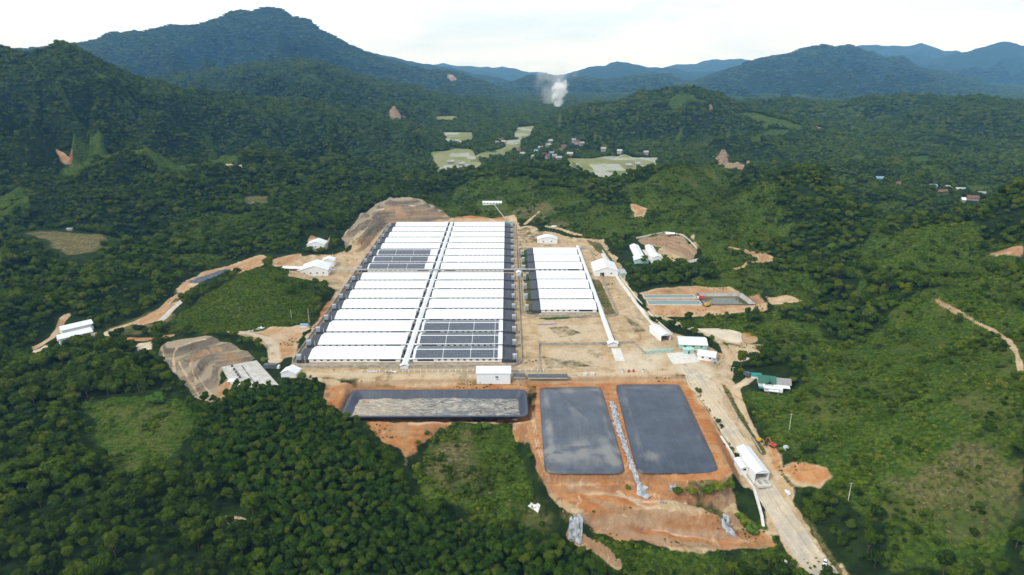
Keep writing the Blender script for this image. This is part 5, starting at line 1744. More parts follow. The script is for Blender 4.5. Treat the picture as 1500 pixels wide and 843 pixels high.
pole('pale pole with crossarm at the bottom right edge of the scrub', on(1405, 843) + [0, -2, 0], 5)
for k, y in enumerate(BLOCK[:8]):
    pole('thin grey pole beside the left annex of the %s left-column shed' % ['front', 'second', 'third', 'fourth', 'fifth', 'sixth', 'seventh', 'eighth'][k], (-141.6, y - 3.4, 0), 7, 'thin_pole', 0, False, 'thin poles along the left annexes')
t = thing('blue_hut', 'small blue-roofed hut below the green hill beside the wall', 'hut', on(446, 479))
part('wall', MB().box(-2.6, 2.6, -1.6, 1.6, -.5, 2.0), 'wall', t)
part('roof', MB().gable(-3.1, 3.1, -2.1, 2.1, 2.0, 2.8), 'blue_roof', t)
t = thing('field_hut', 'tiny pale hut at the edge of the rice terraces at left', 'hut', on(103, 338))
part('wall', MB().box(-3, 3, -2, 2, -.5, 2.2), 'village_wall', t)
part('roof', MB().gable(-3.6, 3.6, -2.6, 2.6, 2.2, 3.6), 'grey_roof', t)

# ------------------------------------------------------------------ village houses far down the valley
HOUSES = []


def house(label, px, py, w, d, roof, rot, group, h=4.5):
    p = on(px, py)
    HOUSES.append(p)
    t = thing('village_house', label, 'house', p, rot, group)
    part('wall', MB().box(-w / 2, w / 2, -d / 2, d / 2, -3, h), 'village_wall', t)
    part('roof', MB().gable(-w / 2 - .8, w / 2 + .8, -d / 2 - .8, d / 2 + .8, h, h + 3.6), roof, t)


VH = [(792, 219, 'white', 'village_sheet'), (803, 215, 'white', 'village_sheet'), (806, 209, 'grey', 'steel'), (797, 229, 'red', 'red_roof'), (802, 232, 'red', 'red_roof'), (808, 227, 'blue', 'blue_roof'), (812, 231, 'grey', 'grey_roof'), (818, 234, 'white', 'village_sheet'),
      (822, 222, 'red', 'red_roof'), (826, 217, 'red', 'red_roof'), (841, 208, 'blue', 'blue_roof'), (845, 211, 'red', 'red_roof'), (852, 213, 'white', 'village_sheet'), (760, 221, 'red', 'red_roof'), (766, 228, 'white', 'village_sheet'), (781, 232, 'white', 'village_sheet'),
      (733, 207, 'red', 'red_roof'), (738, 210, 'white', 'village_sheet'), (728, 211, 'grey', 'grey_roof'), (884, 221, 'white', 'village_sheet'), (908, 224, 'grey', 'steel'), (946, 226, 'white', 'village_sheet'), (835, 228, 'grey', 'steel'), (786, 224, 'blue', 'blue_roof'),
      (670, 209, 'white', 'village_sheet'), (676, 243, 'white', 'village_sheet'), (660, 240, 'white', 'village_sheet'), (920, 245, 'white', 'village_sheet'), (933, 243, 'white', 'village_sheet')]
for i, (x, y, cn, mt) in enumerate(VH):
    house('small %s-roofed house among the trees of the far valley village' % cn if 700 < x < 870 else 'small %s-roofed house beside the far valley paddies' % cn, x, y, 9 + 5 * rng.random(), 8, mt, R(-40 + 80 * rng.random()),
          ('%s-roofed valley village houses' if 700 < x < 870 else '%s-roofed houses beside the paddies') % cn)
for x, y, mt, lb, w in ((1403, 281, 'steel', 'large pale grey-roofed building in the right valley village', 20), (1380, 284, 'red_roof', 'red-roofed house left of the large grey building', 13), (1424, 293, 'red_roof', 'long red-roofed house lowest in the right valley village', 16),
                        (1437, 287, 'grey_roof', 'pinkish grey-roofed house at the right end of the village', 11), (1366, 276, 'blue_roof', 'pale blue-roofed house left in the right valley village', 11), (1387, 278, 'village_sheet', 'small white house behind the red-roofed one', 7),
                        (1288, 265, 'blue_roof', 'pale blue-roofed house alone at the wood edge in the right valley', 13), (1315, 272, 'red_roof', 'small red-roofed hut near the lone blue-roofed house', 6), (1410, 296, 'litter', 'tiny white hut beside the long red-roofed house', 5)):
    house(lb, x, y, w, 8, mt, R(-10), 'houses of the right valley village', 3.5)

# ------------------------------------------------------------------ trees and scrub
_ico = {}


def ico(sub):
    if sub not in _ico:
        import bmesh
        b = bmesh.new()
        bmesh.ops.create_icosphere(b, subdivisions=sub, radius=1)
        b.verts.ensure_lookup_table()
        _ico[sub] = (np.array([v.co for v in b.verts]), np.array([[v.index for v in f.verts] for f in b.faces]))
        b.free()
    return _ico[sub]


def crown_mesh(name, mat, lobes, n_leaf, leaf, r, core=1, flat=.8, seed=0, core_k=.82, up=.35):
    """lobes: (x, y, z, radius); every lobe is a rough core wrapped in leaf-sized faces turned roughly outward"""
    g = np.random.default_rng(seed)
    V, Q, o = [], [], 0
    for lx, ly, lz, lr in lobes:
        c = np.array([lx, ly, lz])
        v, f = ico(core)
        k = core_k * lr * (1 + .18 * g.standard_normal((len(v), 1)).clip(-1.5, 1.5))
        V.append(v * k * [1, 1, flat] + c)
        Q.append(np.concatenate([f, f[:, :1]], 1) + o)   # triangle stored as a quad with a repeated corner is split below
        o += len(v)
        d = g.standard_normal((n_leaf, 3))
        d[:, 2] = d[:, 2] + up
        d /= np.linalg.norm(d, axis=1, keepdims=True)
        p = c + d * lr * [1, 1, flat] * (.86 + .24 * g.random((n_leaf, 1)))
        nrm = d + .55 * g.standard_normal((n_leaf, 3))
        nrm /= np.linalg.norm(nrm, axis=1, keepdims=True)
        t = np.cross(nrm, g.standard_normal((n_leaf, 3)))
        t /= np.linalg.norm(t, axis=1, keepdims=True)
        b = np.cross(nrm, t)
        s = leaf * (.6 + .8 * g.random((n_leaf, 1)))
        V.append(np.stack([p - t * s, p - b * s * .6 + nrm * s * .12, p + t * s, p + b * s * .6 + nrm * s * .12], 1).reshape(-1, 3))
        Q.append(np.arange(n_leaf * 4).reshape(-1, 4) + o)
        o += n_leaf * 4
    V = np.concatenate(V)
    faces = []
    for q in Q:
        if q[0, 0] == q[0, 3] or (q[:, 0] == q[:, 3]).all():
            faces += [tuple(x[:3]) for x in q.tolist()]
        else:
            faces += [tuple(x) for x in q.tolist()]
    me = bpy.data.meshes.new(name)
    me.from_pydata(V.tolist(), [], faces)
    me.materials.append(M[mat])
    return me


def lobes_round(n, R_, h, seed, rise=.6, lr=(.42, .62)):
    g = np.random.default_rng(seed)
    out = [(0, 0, h, R_ * .62)]
    for i in range(n):
        a = 2 * math.pi * (i + .6 * g.random()) / n * 1.62
        q = R_ * (.30 + .42 * g.random())
        out.append((q * math.cos(a), q * math.sin(a), h + R_ * rise * (g.random() - .55), R_ * (lr[0] + (lr[1] - lr[0]) * g.random())))
    return out


def trunk_mesh(name, h, r, seed):
    g = np.random.default_rng(seed)
    mb = MB().rod((0, 0, -1.5), (.1, .05, h * .55), r, r * .7, 7)
    for i in range(4):
        a = 1.57 * i + g.random()
        mb.rod((.1, .05, h * (.42 + .05 * i)), (1.5 * math.cos(a), 1.5 * math.sin(a), h * .85), r * .5, r * .2, 5)
    return mb.mesh(name, M['bark'])


# prototypes: near crowns of leaf-sized faces, then coarser ones for the middle and far slopes
NEAR = {'forest': [crown_mesh('crown', 'leaf_forest', lobes_round(9, (3.6, 3.3, 4.3, 2.5, 3.9, 2.9)[i], (6.2, 6.8, 5.6, 8.0, 6.4, 5.2)[i], 100 + 3 * i, (.75, 1.0, .45, 1.3, .8, .7)[i], (.30, .58)), 125, .46, 1, 1, (.82, .9, .7, 1.0, .8, .85)[i], 100 + i, .76) for i in range(6)],
        'grove': [crown_mesh('crown', 'leaf_grove', lobes_round(7, 2.5, 7.4, 130 + 9 * i, .9, (.36, .56)), 100, .30, 1, 1, .9, 130 + i) for i in range(3)]}
MID = {'forest': [crown_mesh('crown_mid', 'leaf_forest', lobes_round(6, 3.7, 5.6, 200 + i, .7), 42, .62, 1, 1, .82, 200 + i) for i in range(4)],
       'grove': [crown_mesh('crown_mid', 'leaf_grove', lobes_round(6, 2.5, 7.2, 230 + 9 * i, .9, (.36, .56)), 50, .42, 1, 1, .9, 230 + i) for i in range(3)],
       'scrub': [crown_mesh('bush', 'leaf_scrub', lobes_round(4, 1.0, .55, 260 + i, .5), 26, .26, 1, 1, .75, 260 + i) for i in range(4)],
       'dry': [crown_mesh('brush', 'leaf_dry', lobes_round(3, .9, .4, 280 + i, .5), 26, .2, 1, 1, .7, 280 + i) for i in range(2)],
       'far': [crown_mesh('crown_far', 'leaf_forest', lobes_round(4, 3.8, 3.6, 300 + i, .7, (.5, .7)), 14, .95, 1, 1, .75, 300 + i) for i in range(4)]}


def proto_collection(name, meshes):
    c = bpy.data.collections.new(name)
    for i, me in enumerate(meshes):
        c.objects.link(bpy.data.objects.new('%s_%02d' % (name, i), me))
    return c


COLL = {k: proto_collection('proto_' + k, v) for k, v in MID.items()}
COLL['near_forest'] = proto_collection('proto_near_forest', NEAR['forest'])
COLL['near_grove'] = proto_collection('proto_near_grove', NEAR['grove'])


def scatter(name, P, sc, coll, nk):
    """countless plants as one object: points that carry copies of a few prototypes"""
    me = bpy.data.meshes.new(name)
    me.vertices.add(len(P))
    me.vertices.foreach_set('co', np.asarray(P, np.float32).ravel())
    at = me.attributes.new('plant_scale', 'FLOAT_VECTOR', 'POINT')
    at.data.foreach_set('vector', np.asarray(sc, np.float32).ravel())
    at = me.attributes.new('turn', 'FLOAT_VECTOR', 'POINT')
    rot = np.zeros((len(P), 3), np.float32)
    rot[:, 2] = rng.random(len(P)) * 6.283
    rot[:, :2] = (rng.random((len(P), 2)) - .5) * .22
    at.data.foreach_set('vector', rot.ravel())
    at = me.attributes.new('kind_index', 'INT', 'POINT')
    at.data.foreach_set('value', rng.integers(0, nk, len(P)).astype(np.int32))
    o = link(name, me)
    o['kind'] = 'stuff'
    g = bpy.data.node_groups.new(name + '_planting', 'GeometryNodeTree')
    g.interface.new_socket('Geometry', in_out='INPUT', socket_type='NodeSocketGeometry')
    g.interface.new_socket('Geometry', in_out='OUTPUT', socket_type='NodeSocketGeometry')
    gi, go = g.nodes.new('NodeGroupInput'), g.nodes.new('NodeGroupOutput')
    ip = g.nodes.new('GeometryNodeInstanceOnPoints')
    ci = g.nodes.new('GeometryNodeCollectionInfo')
    ci.inputs['Collection'].default_value = coll
    ci.inputs['Separate Children'].default_value = True
    ci.inputs['Reset Children'].default_value = True

    def named(n, t):
        a = g.nodes.new('GeometryNodeInputNamedAttribute')
        a.data_type = t
        a.inputs['Name'].default_value = n
        return a.outputs['Attribute']
    L = g.links.new
    L(gi.outputs[0], ip.inputs['Points'])
    L(ci.outputs[0], ip.inputs['Instance'])
    ip.inputs['Pick Instance'].default_value = True
    L(named('kind_index', 'INT'), ip.inputs['Instance Index'])
    rr = g.nodes.new('FunctionNodeEulerToRotation')
    L(named('turn', 'FLOAT_VECTOR'), rr.inputs[0])
    L(rr.outputs[0], ip.inputs['Rotation'])
    L(named('plant_scale', 'FLOAT_VECTOR'), ip.inputs['Scale'])
    L(ip.outputs[0], go.inputs[0])
    md = o.modifiers.new('planting', 'NODES')
    md.node_group = g
    return o


def jitter_grid(x0, x1, y0, y1, s):
    nx, ny = int((x1 - x0) / s), int((y1 - y0) / s)
    X, Y = np.meshgrid(np.arange(nx) * s + x0, np.arange(ny) * s + y0)
    X = X + (np.arange(ny)[:, None] % 2) * s * .5
    X = X + (rng.random(X.shape) - .5) * s * .75
    Y = Y + (rng.random(X.shape) - .5) * s * .75
    return X.ravel(), Y.ravel()


def inview(x, y, k=1.04):
    return (np.abs(x) < k * y) & (y > 125)


# erode the woods a little around cleared ground so that crowns do not hang over roads
cl = clear.copy()
for _ in range(2):
    c2 = cl.copy()
    c2[1:] = np.maximum(c2[1:], cl[:-1]); c2[:-1] = np.maximum(c2[:-1], cl[1:])
    c2[:, 1:] = np.maximum(c2[:, 1:], cl[:, :-1]); c2[:, :-1] = np.maximum(c2[:, :-1], cl[:, 1:])
    cl = c2

NOFOREST = [[p[:2] for p in ons(q)] for q in ([(1078, 702), (1112, 708), (1134, 770), (1182, 835), (1140, 818), (1102, 796), (1086, 760)], [(1056, 550), (1080, 562), (1124, 668), (1112, 674), (1076, 612)], [(1186, 796), (1214, 800), (1252, 850), (1225, 852)],
                                                   [(600, 650), (618, 636), (738, 618), (776, 650), (792, 712), (850, 780), (840, 796), (760, 790), (640, 762), (590, 715)], [(1130, 640), (1180, 610), (1300, 640), (1300, 700), (1200, 690)], [(1290, 700), (1400, 640), (1500, 680), (1500, 780), (1400, 790)])]


def open_land(x, y):
    m = np.zeros(len(x), bool)
    for q in NOFOREST:
        m |= poly_sd(q, x[None], y[None], 2)[0] > 0
    for p in HOUSES:
        m |= ((x - p[0]) ** 2 + ((y - p[1] + 7) / 1.6) ** 2) < 11 ** 2
    return m


# forest near: one tree every 5-6 m out to 1250 m
x, y = jitter_grid(-1150, 1150, 125, 1250, 5.4)
k = inview(x, y)
x, y = x[k], y[k]
gap = fbm(x, y, 45, 3, 70)
k = (grid_at(cl, x, y) < .35) & (grid_at(grove, x, y) < .5)
sb = grid_at(scrub, x, y)
# scattered trees stand in the scrub where the noise allows it
k &= (sb < .5) | ((fbm(x, y, 26, 3, 71) > .36) & (sb >= .5))
gh = grid_at(dry, x, y) > .5
k &= ~gh | (rng.random(len(x)) < .06)
k &= (gap > -.75) & (~open_land(x, y) | (rng.random(len(x)) < .05))
x, y, sb = x[k], y[k], grid_at(scrub, x, y)[k]
s = .46 + .62 * rng.random(len(x)) ** 1.5 + .45 * (rng.random(len(x)) > .93) + .26 * np.clip(fbm(x, y, 60, 2, 72), -1, 1)
s = np.where(sb > .5, s * .62, s)
# keep crowns away from the green hill's open front
poly = [p[:2] for p in ons(GREEN_HILL)]
inhill = poly_sd(poly, x[None], y[None], 2)[0] > -1
k = ~inhill | (rng.random(len(x)) < .06)
x, y, s = x[k], y[k], s[k]
forest = np.stack([x, y, Hq(x, y) - .3, s], -1)

x, y = jitter_grid(-260, 160, 140, 430, 3.5)
k = inview(x, y) & (grid_at(cl, x, y) < .3) & (grid_at(grove, x, y) >= .5)
x, y = x[k], y[k]
s = .66 + .42 * rng.random(len(x)) + .14 * fbm(x, y, 30, 2, 73)
grv = np.stack([x, y, Hq(x, y) - .3, s], -1)


def dist(a):
    return np.sqrt(a[:, 0] ** 2 + a[:, 1] ** 2 + (CAMZ - a[:, 2]) ** 2)


# the trees that show largest become individual trees
def framed(a, m=0):
    v = a[:, :3] + np.array([0, 0, 5.0]) - EYE
    z = v @ _fw
    px, py = CX + F * (v @ _rt) / z, CY - F * (v @ _up) / z
    return (px > 6 - m) & (px < 1494 + m) & (py < 838 + m), px, py


def pick(a, n, size):
    ok, px, py = framed(a)
    key = np.where(ok, size * a[:, 3] / dist(a), 0)
    o = np.argsort(-key)[:n]
    m = np.zeros(len(a), bool)
    m[o] = True
    return m, px, py


mf, fx, fy = pick(forest, 185, 3.7)
mg, gxp, gyp = pick(grv, 115, 2.9)
LABELS = {}


def plant_kind(kind, a, fx, fy, meshes, trunk_h, zones):
    protos = []
    for i, me in enumerate(meshes):
        protos.append((me, trunk_mesh('trunk', trunk_h, .22, 500 + i)))
    first = {}
    for i in range(len(a)):
        p = a[i]
        lab, grp = zones(fx[i], fy[i])
        j = int(rng.integers(0, len(meshes)))
        rz = float(rng.random() * 6.28)
        if j not in first:
            t = thing(kind, lab, 'tree', p[:3], rz, grp)
            link('crown', protos[j][0], t)
            link('trunk', protos[j][1], t)
            first[j] = t
        else:
            t = dup(first[j], p[:3], rz, lab)
            t['group'] = grp
        w = p[3] * (.92 + .16 * rng.random())
        t.scale = (w, w, p[3] * (.9 + .25 * rng.random()))


def zone_forest(px, py):
    if px < 560:
        return 'dark green broadleaf tree in the dense wood at the lower left', 'broadleaf trees of the lower left wood'
    if px < 1180:
        return 'dark green broadleaf tree along the bottom edge between the groves and the road', 'broadleaf trees along the bottom edge'
    return 'dark green broadleaf tree on the slope right of the gravel road', 'broadleaf trees right of the road'


def zone_grove(px, py):
    return 'slender dark green plantation tree in the dense grove below the lagoons', 'plantation trees below the lagoons'


plant_kind('forest_tree', forest[mf], fx[mf], fy[mf], NEAR['forest'], 6.5, zone_forest)
plant_kind('plantation_tree', grv[mg], gxp[mg], gyp[mg], NEAR['grove'], 8.5, zone_grove)
forest, grv = forest[~mf], grv[~mg]


def sc3(s, lo=.85, hi=1.2):
    return np.stack([s * (.9 + .2 * rng.random(len(s))), s * (.9 + .2 * rng.random(len(s))), s * (lo + (hi - lo) * rng.random(len(s)))], -1)


d = dist(forest)
a = forest[d < 430]
scatter('near_forest', a[:, :3], sc3(a[:, 3]), COLL['near_forest'], 6)
a = forest[d >= 430]
scatter('forest', a[:, :3], sc3(a[:, 3]), COLL['forest'], 4)
d = dist(grv)
a = grv[d < 430]
scatter('plantation_grove', a[:, :3], sc3(a[:, 3]), COLL['near_grove'], 3)
a = grv[d >= 430]
if len(a):
    scatter('plantation_grove', a[:, :3], sc3(a[:, 3]), COLL['grove'], 3)

_gl = [p[:2] for p in ons([(118, 585), (272, 586), (290, 642), (252, 688), (190, 698), (132, 662)])]


def glade(x, y):
    return (poly_sd(_gl, x[None], y[None], 2)[0] > -1) & (fbm(x, y, 13, 3, 85) > .12)


# scrub: low bushes, thick, in drifts
x, y = jitter_grid(-420, 700, 180, 1150, 1.9)
k = inview(x, y, .85) & ((grid_at(scrub, x, y) >= .5) & (grid_at(clear, x, y) < .4) | glade(x, y))
x, y = x[k], y[k]
dens = fbm(x, y, 22, 4, 80)
dn = grid_at(dry, x, y)
hill = poly_sd(poly, x[None], y[None], 2)[0] > 0
p_ = np.where(hill, .62, .42 + .9 * np.clip(dens, -.35, 1)) * np.where(dn > .4, .8, 1)
k = rng.random(len(x)) < p_
x, y, dens, hill, dn = x[k], y[k], dens[k], hill[k], dn[k]
s = .45 + .75 * rng.random(len(x)) ** 2 + 1.5 * np.clip(dens, 0, 1) * rng.random(len(x)) ** 1.5
s = np.where(dn > .4, s * .6, s)
s = np.where(hill, .6 + .5 * rng.random(len(x)), s)
P = np.stack([x, y, Hq(x, y) - .1], -1)
m = dn > .4
scatter('undergrowth', P, sc3(s), COLL['scrub'], 4)
# darker shrubs standing in drifts among the scrub
x, y = jitter_grid(-420, 700, 180, 1150, 3.6)
k = inview(x, y, .9) & (grid_at(scrub, x, y) >= .5) & (grid_at(clear, x, y) < .4) & (fbm(x, y, 34, 4, 88) + .5 * fbm(x, y, 9, 2, 89) > .22)
x, y = x[k], y[k]
k = (poly_sd(poly, x[None], y[None], 2)[0] < -2) & (rng.random(len(x)) < .75)
x, y = x[k], y[k]
scatter('shrubs', np.stack([x, y, Hq(x, y) - 1.0], -1), sc3(.26 + .30 * rng.random(len(x)) ** 1.5), COLL['forest'], 4)
# dry brush
x, y = jitter_grid(-300, 500, 180, 520, 1.7)
k = inview(x, y, .85) & (grid_at(dry, x, y) > .45) & (grid_at(soil, x, y) < .4) & (fbm(x, y, 14, 3, 81) > -.25) & (rng.random(len(x)) < .55)
x, y = x[k], y[k]
scatter('dry_brush', np.stack([x, y, Hq(x, y) - .05], -1), sc3(.35 + .75 * rng.random(len(x)) ** 2), COLL['dry'], 2)

# sparse weeds on the bare earth and verges
x, y = jitter_grid(-260, 260, 200, 800, 2.2)
vb = fbm(x, y, 30, 4, 82)
k = inview(x, y, .85) & (grid_at(soil, x, y) > .3) & (grid_at(pale, x, y) < .3) & (vb > .5) & (rng.random(len(x)) < .5)
for q, w in ((rect(-153, 10, 428, 858), 1), (rect(20, 75, 532, 732), 1), (rect(-104, 14, 366, 408), 1), (rect(16, 122, 304, 414), 1)):
    k &= ~((x > q[0][0]) & (x < q[1][0]) & (y > q[0][1]) & (y < q[2][1]))
x, y = x[k], y[k]
scatter('weeds', np.stack([x, y, Hq(x, y) - .05], -1), sc3(.25 + .5 * rng.random(len(x))), COLL['scrub'], 4)

# the wooded mountains: crowns spaced with distance, as one far-off wood
lo, hi = math.log(1235), math.log(9500)
n = 250000
u = (rng.random(n) * 2 - 1) * .86
v = lo + (hi - lo) * rng.random(n)
y = np.exp(v)
x = u * y
cv = grid_at(clear, x, y)
k = ((cv < .3) | ((cv < .9) & (grid_at(soil, x, y) > .1) & (rng.random(n) < .5))) & ~open_land(x, y) & ((grid_at(grass, x, y) < .5) | (rng.random(n) < .35))
x, y = x[k], y[k]
s = .0031 * y * (.55 + .55 * rng.random(len(x))) / 3.8
s = np.maximum(s, .9 * (.7 + .5 * rng.random(len(x))))
z = Hq(x, y)
g = np.gradient
scatter('far_forest', np.stack([x, y, z - .4 * s], -1), np.stack([s, s, np.minimum(s, 2.2) * (.7 + .5 * rng.random(len(s)))], -1), COLL['far'], 4)


# ------------------------------------------------------------------ trees and bushes one can point at
_single = {}


def lone(kind, mat, label, px, py, w, h, grp=None):
    key = (kind, mat)
    if key not in _single:
        if kind == 'bush':
            me = crown_mesh('crown', mat, lobes_round(6, 1.0, .7, hash(mat) % 97, .6), 70, .17, 1, 1, .85, 7)
            tr_ = MB().rod((0, 0, -.5), (0, 0, .5), .08, .05, 5).mesh('trunk', M['bark'])
        else:
            me = crown_mesh('crown', mat, lobes_round(8, 1.0, 1.35, len(mat), .9), 90, .13, 1, 1, .9, 8)
            tr_ = MB().rod((0, 0, -.4), (0, 0, .9), .07, .04, 6).rod((0, 0, .7), (.35, .1, 1.3), .04, .02, 5).rod((0, 0, .7), (-.3, -.2, 1.3), .04, .02, 5).mesh('trunk', M['bark'])
        _single[key] = (me, tr_)
    me, tr_ = _single[key]
    t = thing(kind if kind == 'bush' else 'single_tree', label, 'bush' if kind == 'bush' else 'tree', on(px, py), float(rng.random() * 6), grp)
    link('crown', me, t)
    link('trunk', tr_, t)
    t.scale = (w / 2, w / 2, h / (1.6 if kind == 'bush' else 2.3))
    return t


lone('tree', 'leaf_forest', 'tall dark tree at the top of the green hill', 393, 392, 9, 12)
lone('tree', 'leaf_forest', 'dark bushy tree on the right flank of the green hill', 428, 432, 9, 9)
lone('tree', 'leaf_forest', 'dark tree near the upper right edge of the green hill', 408, 412, 8, 8)
lone('tree', 'leaf_forest', 'dark tree right of the bushy one on the green hill', 445, 424, 6, 7)
lone('tree', 'leaf_forest', 'dark tree standing before the white terrace hall', 452, 369, 11, 6)
lone('tree', 'leaf_forest', 'wide dark tree before the white terrace hall, right of its neighbour', 470, 370, 11, 6)
lone('bush', 'leaf_bright', 'bright green bush on the bare earth below the quarry', 387, 530, 5, 3)
lone('bush', 'leaf_bright', 'large bright green clump at the top of the left clearing', 227, 590, 12, 6)
lone('tree', 'leaf_bright', 'yellow-green tree standing out on the right wooded hill', 1217, 368, 8, 9)
lone('bush', 'leaf_bright', 'yellow-green bush left in the scrub right of the utility pole', 1337, 625, 4, 4)
lone('bush', 'leaf_bright', 'yellow-green bush right in the scrub right of the utility pole', 1365, 620, 4, 4)
for i, (x, y, w, h, lb) in enumerate(((625, 637, 3.4, 3.6, 'leftmost small round tree below the red earth bank'), (636, 648, 4, 4, 'round bush second from left below the red earth bank'), (612, 650, 3.4, 3, 'low round bush at the gully below the red earth bank'),
                                      (646, 634, 3, 3.6, 'slim bush right of the small round trees under the bank'), (668, 636, 3, 2.6, 'little bush in the middle of the red earth bank'), (700, 632, 8, 4.5, 'broad green bush under the right part of the red bank'),
                                      (712, 628, 6, 4, 'green bush at the right end of the red bank'), (611, 690, 5, 5, 'dark round bush at the mouth of the small gully'), (669, 655, 2.6, 2.4, 'lone little bush in the dry clearing below the bank'))):
    lone('bush', 'leaf_scrub', lb, x, y, w, h)
for x, y, w, h, lb in ((992, 722, 6, 3.4, 'leftmost green bush below the darker covered lagoon'), (1012, 722, 6, 3.6, 'second green bush from left below the darker covered lagoon'), (1036, 722, 7, 4.5, 'third green bush from left below the darker covered lagoon'),
                       (1052, 718, 7, 5, 'fourth green bush from left below the darker covered lagoon'), (1070, 714, 6, 5, 'rightmost green bush below the darker covered lagoon'), (920, 716, 3.2, 2, 'small dry bush left of the gully sheet'),
                       (1092, 770, 7, 5, 'green bush between the earth slope and the channel'), (1100, 782, 7, 5, 'yellowish green bush beside the lower dirt track'), (1085, 760, 6, 4, 'dark bush above the lower dirt track')):
    lone('bush', 'leaf_bright' if 'yellow' in lb else 'leaf_scrub', lb, x, y, w, h)
for x, y, w, h, lb in ((1200, 745, 10, 11, 'biggest round dark tree right of the road'), (1190, 765, 10, 10, 'dark tree right of the road, below the biggest one'),
                       (1183, 664, 8, 7, 'dark tree above the orange earth scar right of the tunnel'), (1104, 470, 12, 7, 'dark tree right of the orange water pond')):
    lone('tree', 'leaf_forest', lb, x, y, w, h)
for x, y, w, h, lb in ((942, 385, 11, 8, 'left dark tree before the mint end wall house'), (1000, 392, 14, 9, 'dark tree below the striped cut slope'), (975, 395, 14, 9, 'broad dark tree below the short white house'), (1095, 462, 5, 8, 'left of two upright trees below the lined basin'),
                       (1107, 462, 5, 8, 'right of two upright trees below the lined basin'), (1150, 459, 12, 9, 'dark tree at the right end of the earth bench')):
    lone('tree', 'leaf_forest', lb, x, y, w, h)
CLOUD, SUN, HAZE_C, HAZE_D, EXPO = 1.34, 2.4, (.20, .50, 1.0), 4.6e-5, 0.0

# ------------------------------------------------------------------ air, light, sky, camera
W_ = bpy.data.worlds.new('World')
S.world = W_
W_.use_nodes = True
t = W_.node_tree
for n in list(t.nodes):
    t.nodes.remove(n)
SUN_EL, SUN_AZ = R(44), R(232)     # azimuth clockwise from +Y
out = t.nodes.new('ShaderNodeOutputWorld')
sky = t.nodes.new('ShaderNodeTexSky')
sky.sky_type = 'NISHITA'
sky.sun_disc = False
sky.sun_elevation, sky.sun_rotation = SUN_EL, SUN_AZ
sky.altitude, sky.air_density, sky.dust_density = 300, 1.2, 2.0
b1 = t.nodes.new('ShaderNodeBackground')
b1.inputs['Strength'].default_value = .12
t.links.new(sky.outputs[0], b1.inputs[0])
b2 = t.nodes.new('ShaderNodeBackground')
tc = t.nodes.new('ShaderNodeTexCoord')
mp = t.nodes.new('ShaderNodeMapping')
mp.inputs['Scale'].default_value = (1.6, 1.6, 9)
t.links.new(tc.outputs['Generated'], mp.inputs[0])
nz = t.nodes.new('ShaderNodeTexNoise')
nz.inputs['Scale'].default_value = 1.7
nz.inputs['Detail'].default_value = 7
nz.inputs['Roughness'].default_value = .6
nz.inputs['Distortion'].default_value = .4
t.links.new(mp.outputs[0], nz.inputs['Vector'])
rp = t.nodes.new('ShaderNodeValToRGB')
rp.color_ramp.elements[0].position, rp.color_ramp.elements[0].color = .36, (.68, .80, .90, 1)
rp.color_ramp.elements[1].position, rp.color_ramp.elements[1].color = .52, (.87, .945, 1.0, 1)
t.links.new(nz.outputs['Fac'], rp.inputs[0])
t.links.new(rp.outputs[0], b2.inputs['Color'])
b2.inputs['Strength'].default_value = CLOUD
mxs = t.nodes.new('ShaderNodeMixShader')
mxs.inputs[0].default_value = .88
t.links.new(b1.outputs[0], mxs.inputs[1])
t.links.new(b2.outputs[0], mxs.inputs[2])
t.links.new(mxs.outputs[0], out.inputs['Surface'])

sun = bpy.data.lights.new('sun', 'SUN')
sun.energy, sun.angle, sun.color = SUN, R(6), (1.0, .95, .87)
so = bpy.data.objects.new('sun', sun)
C.objects.link(so)
dirv = Vector((math.sin(SUN_AZ) * math.cos(SUN_EL), math.cos(SUN_AZ) * math.cos(SUN_EL), math.sin(SUN_EL)))
so.rotation_euler = dirv.to_track_quat('Z', 'Y').to_euler()

zmin, zmax = float(H.min()), max(float(H.max()), CAMZ)
hz = MB().box(-23000, 23000, -2200, 19500, zmin - 40, zmax + 60)
hm = bpy.data.materials.new('haze_air')
hm.use_nodes = True
ht = hm.node_tree
for n in list(ht.nodes):
    ht.nodes.remove(n)
ho = ht.nodes.new('ShaderNodeOutputMaterial')
hv = ht.nodes.new('ShaderNodeVolumePrincipled')
hv.inputs['Color'].default_value = (*HAZE_C, 1)
hv.inputs['Density'].default_value = HAZE_D
hv.inputs['Absorption Color'].default_value = (1, 1, 1, 1)
hv.inputs['Anisotropy'].default_value = 0
ht.links.new(hv.outputs[0], ho.inputs['Volume'])
part('haze', hz, hm, None)['kind'] = 'stuff'


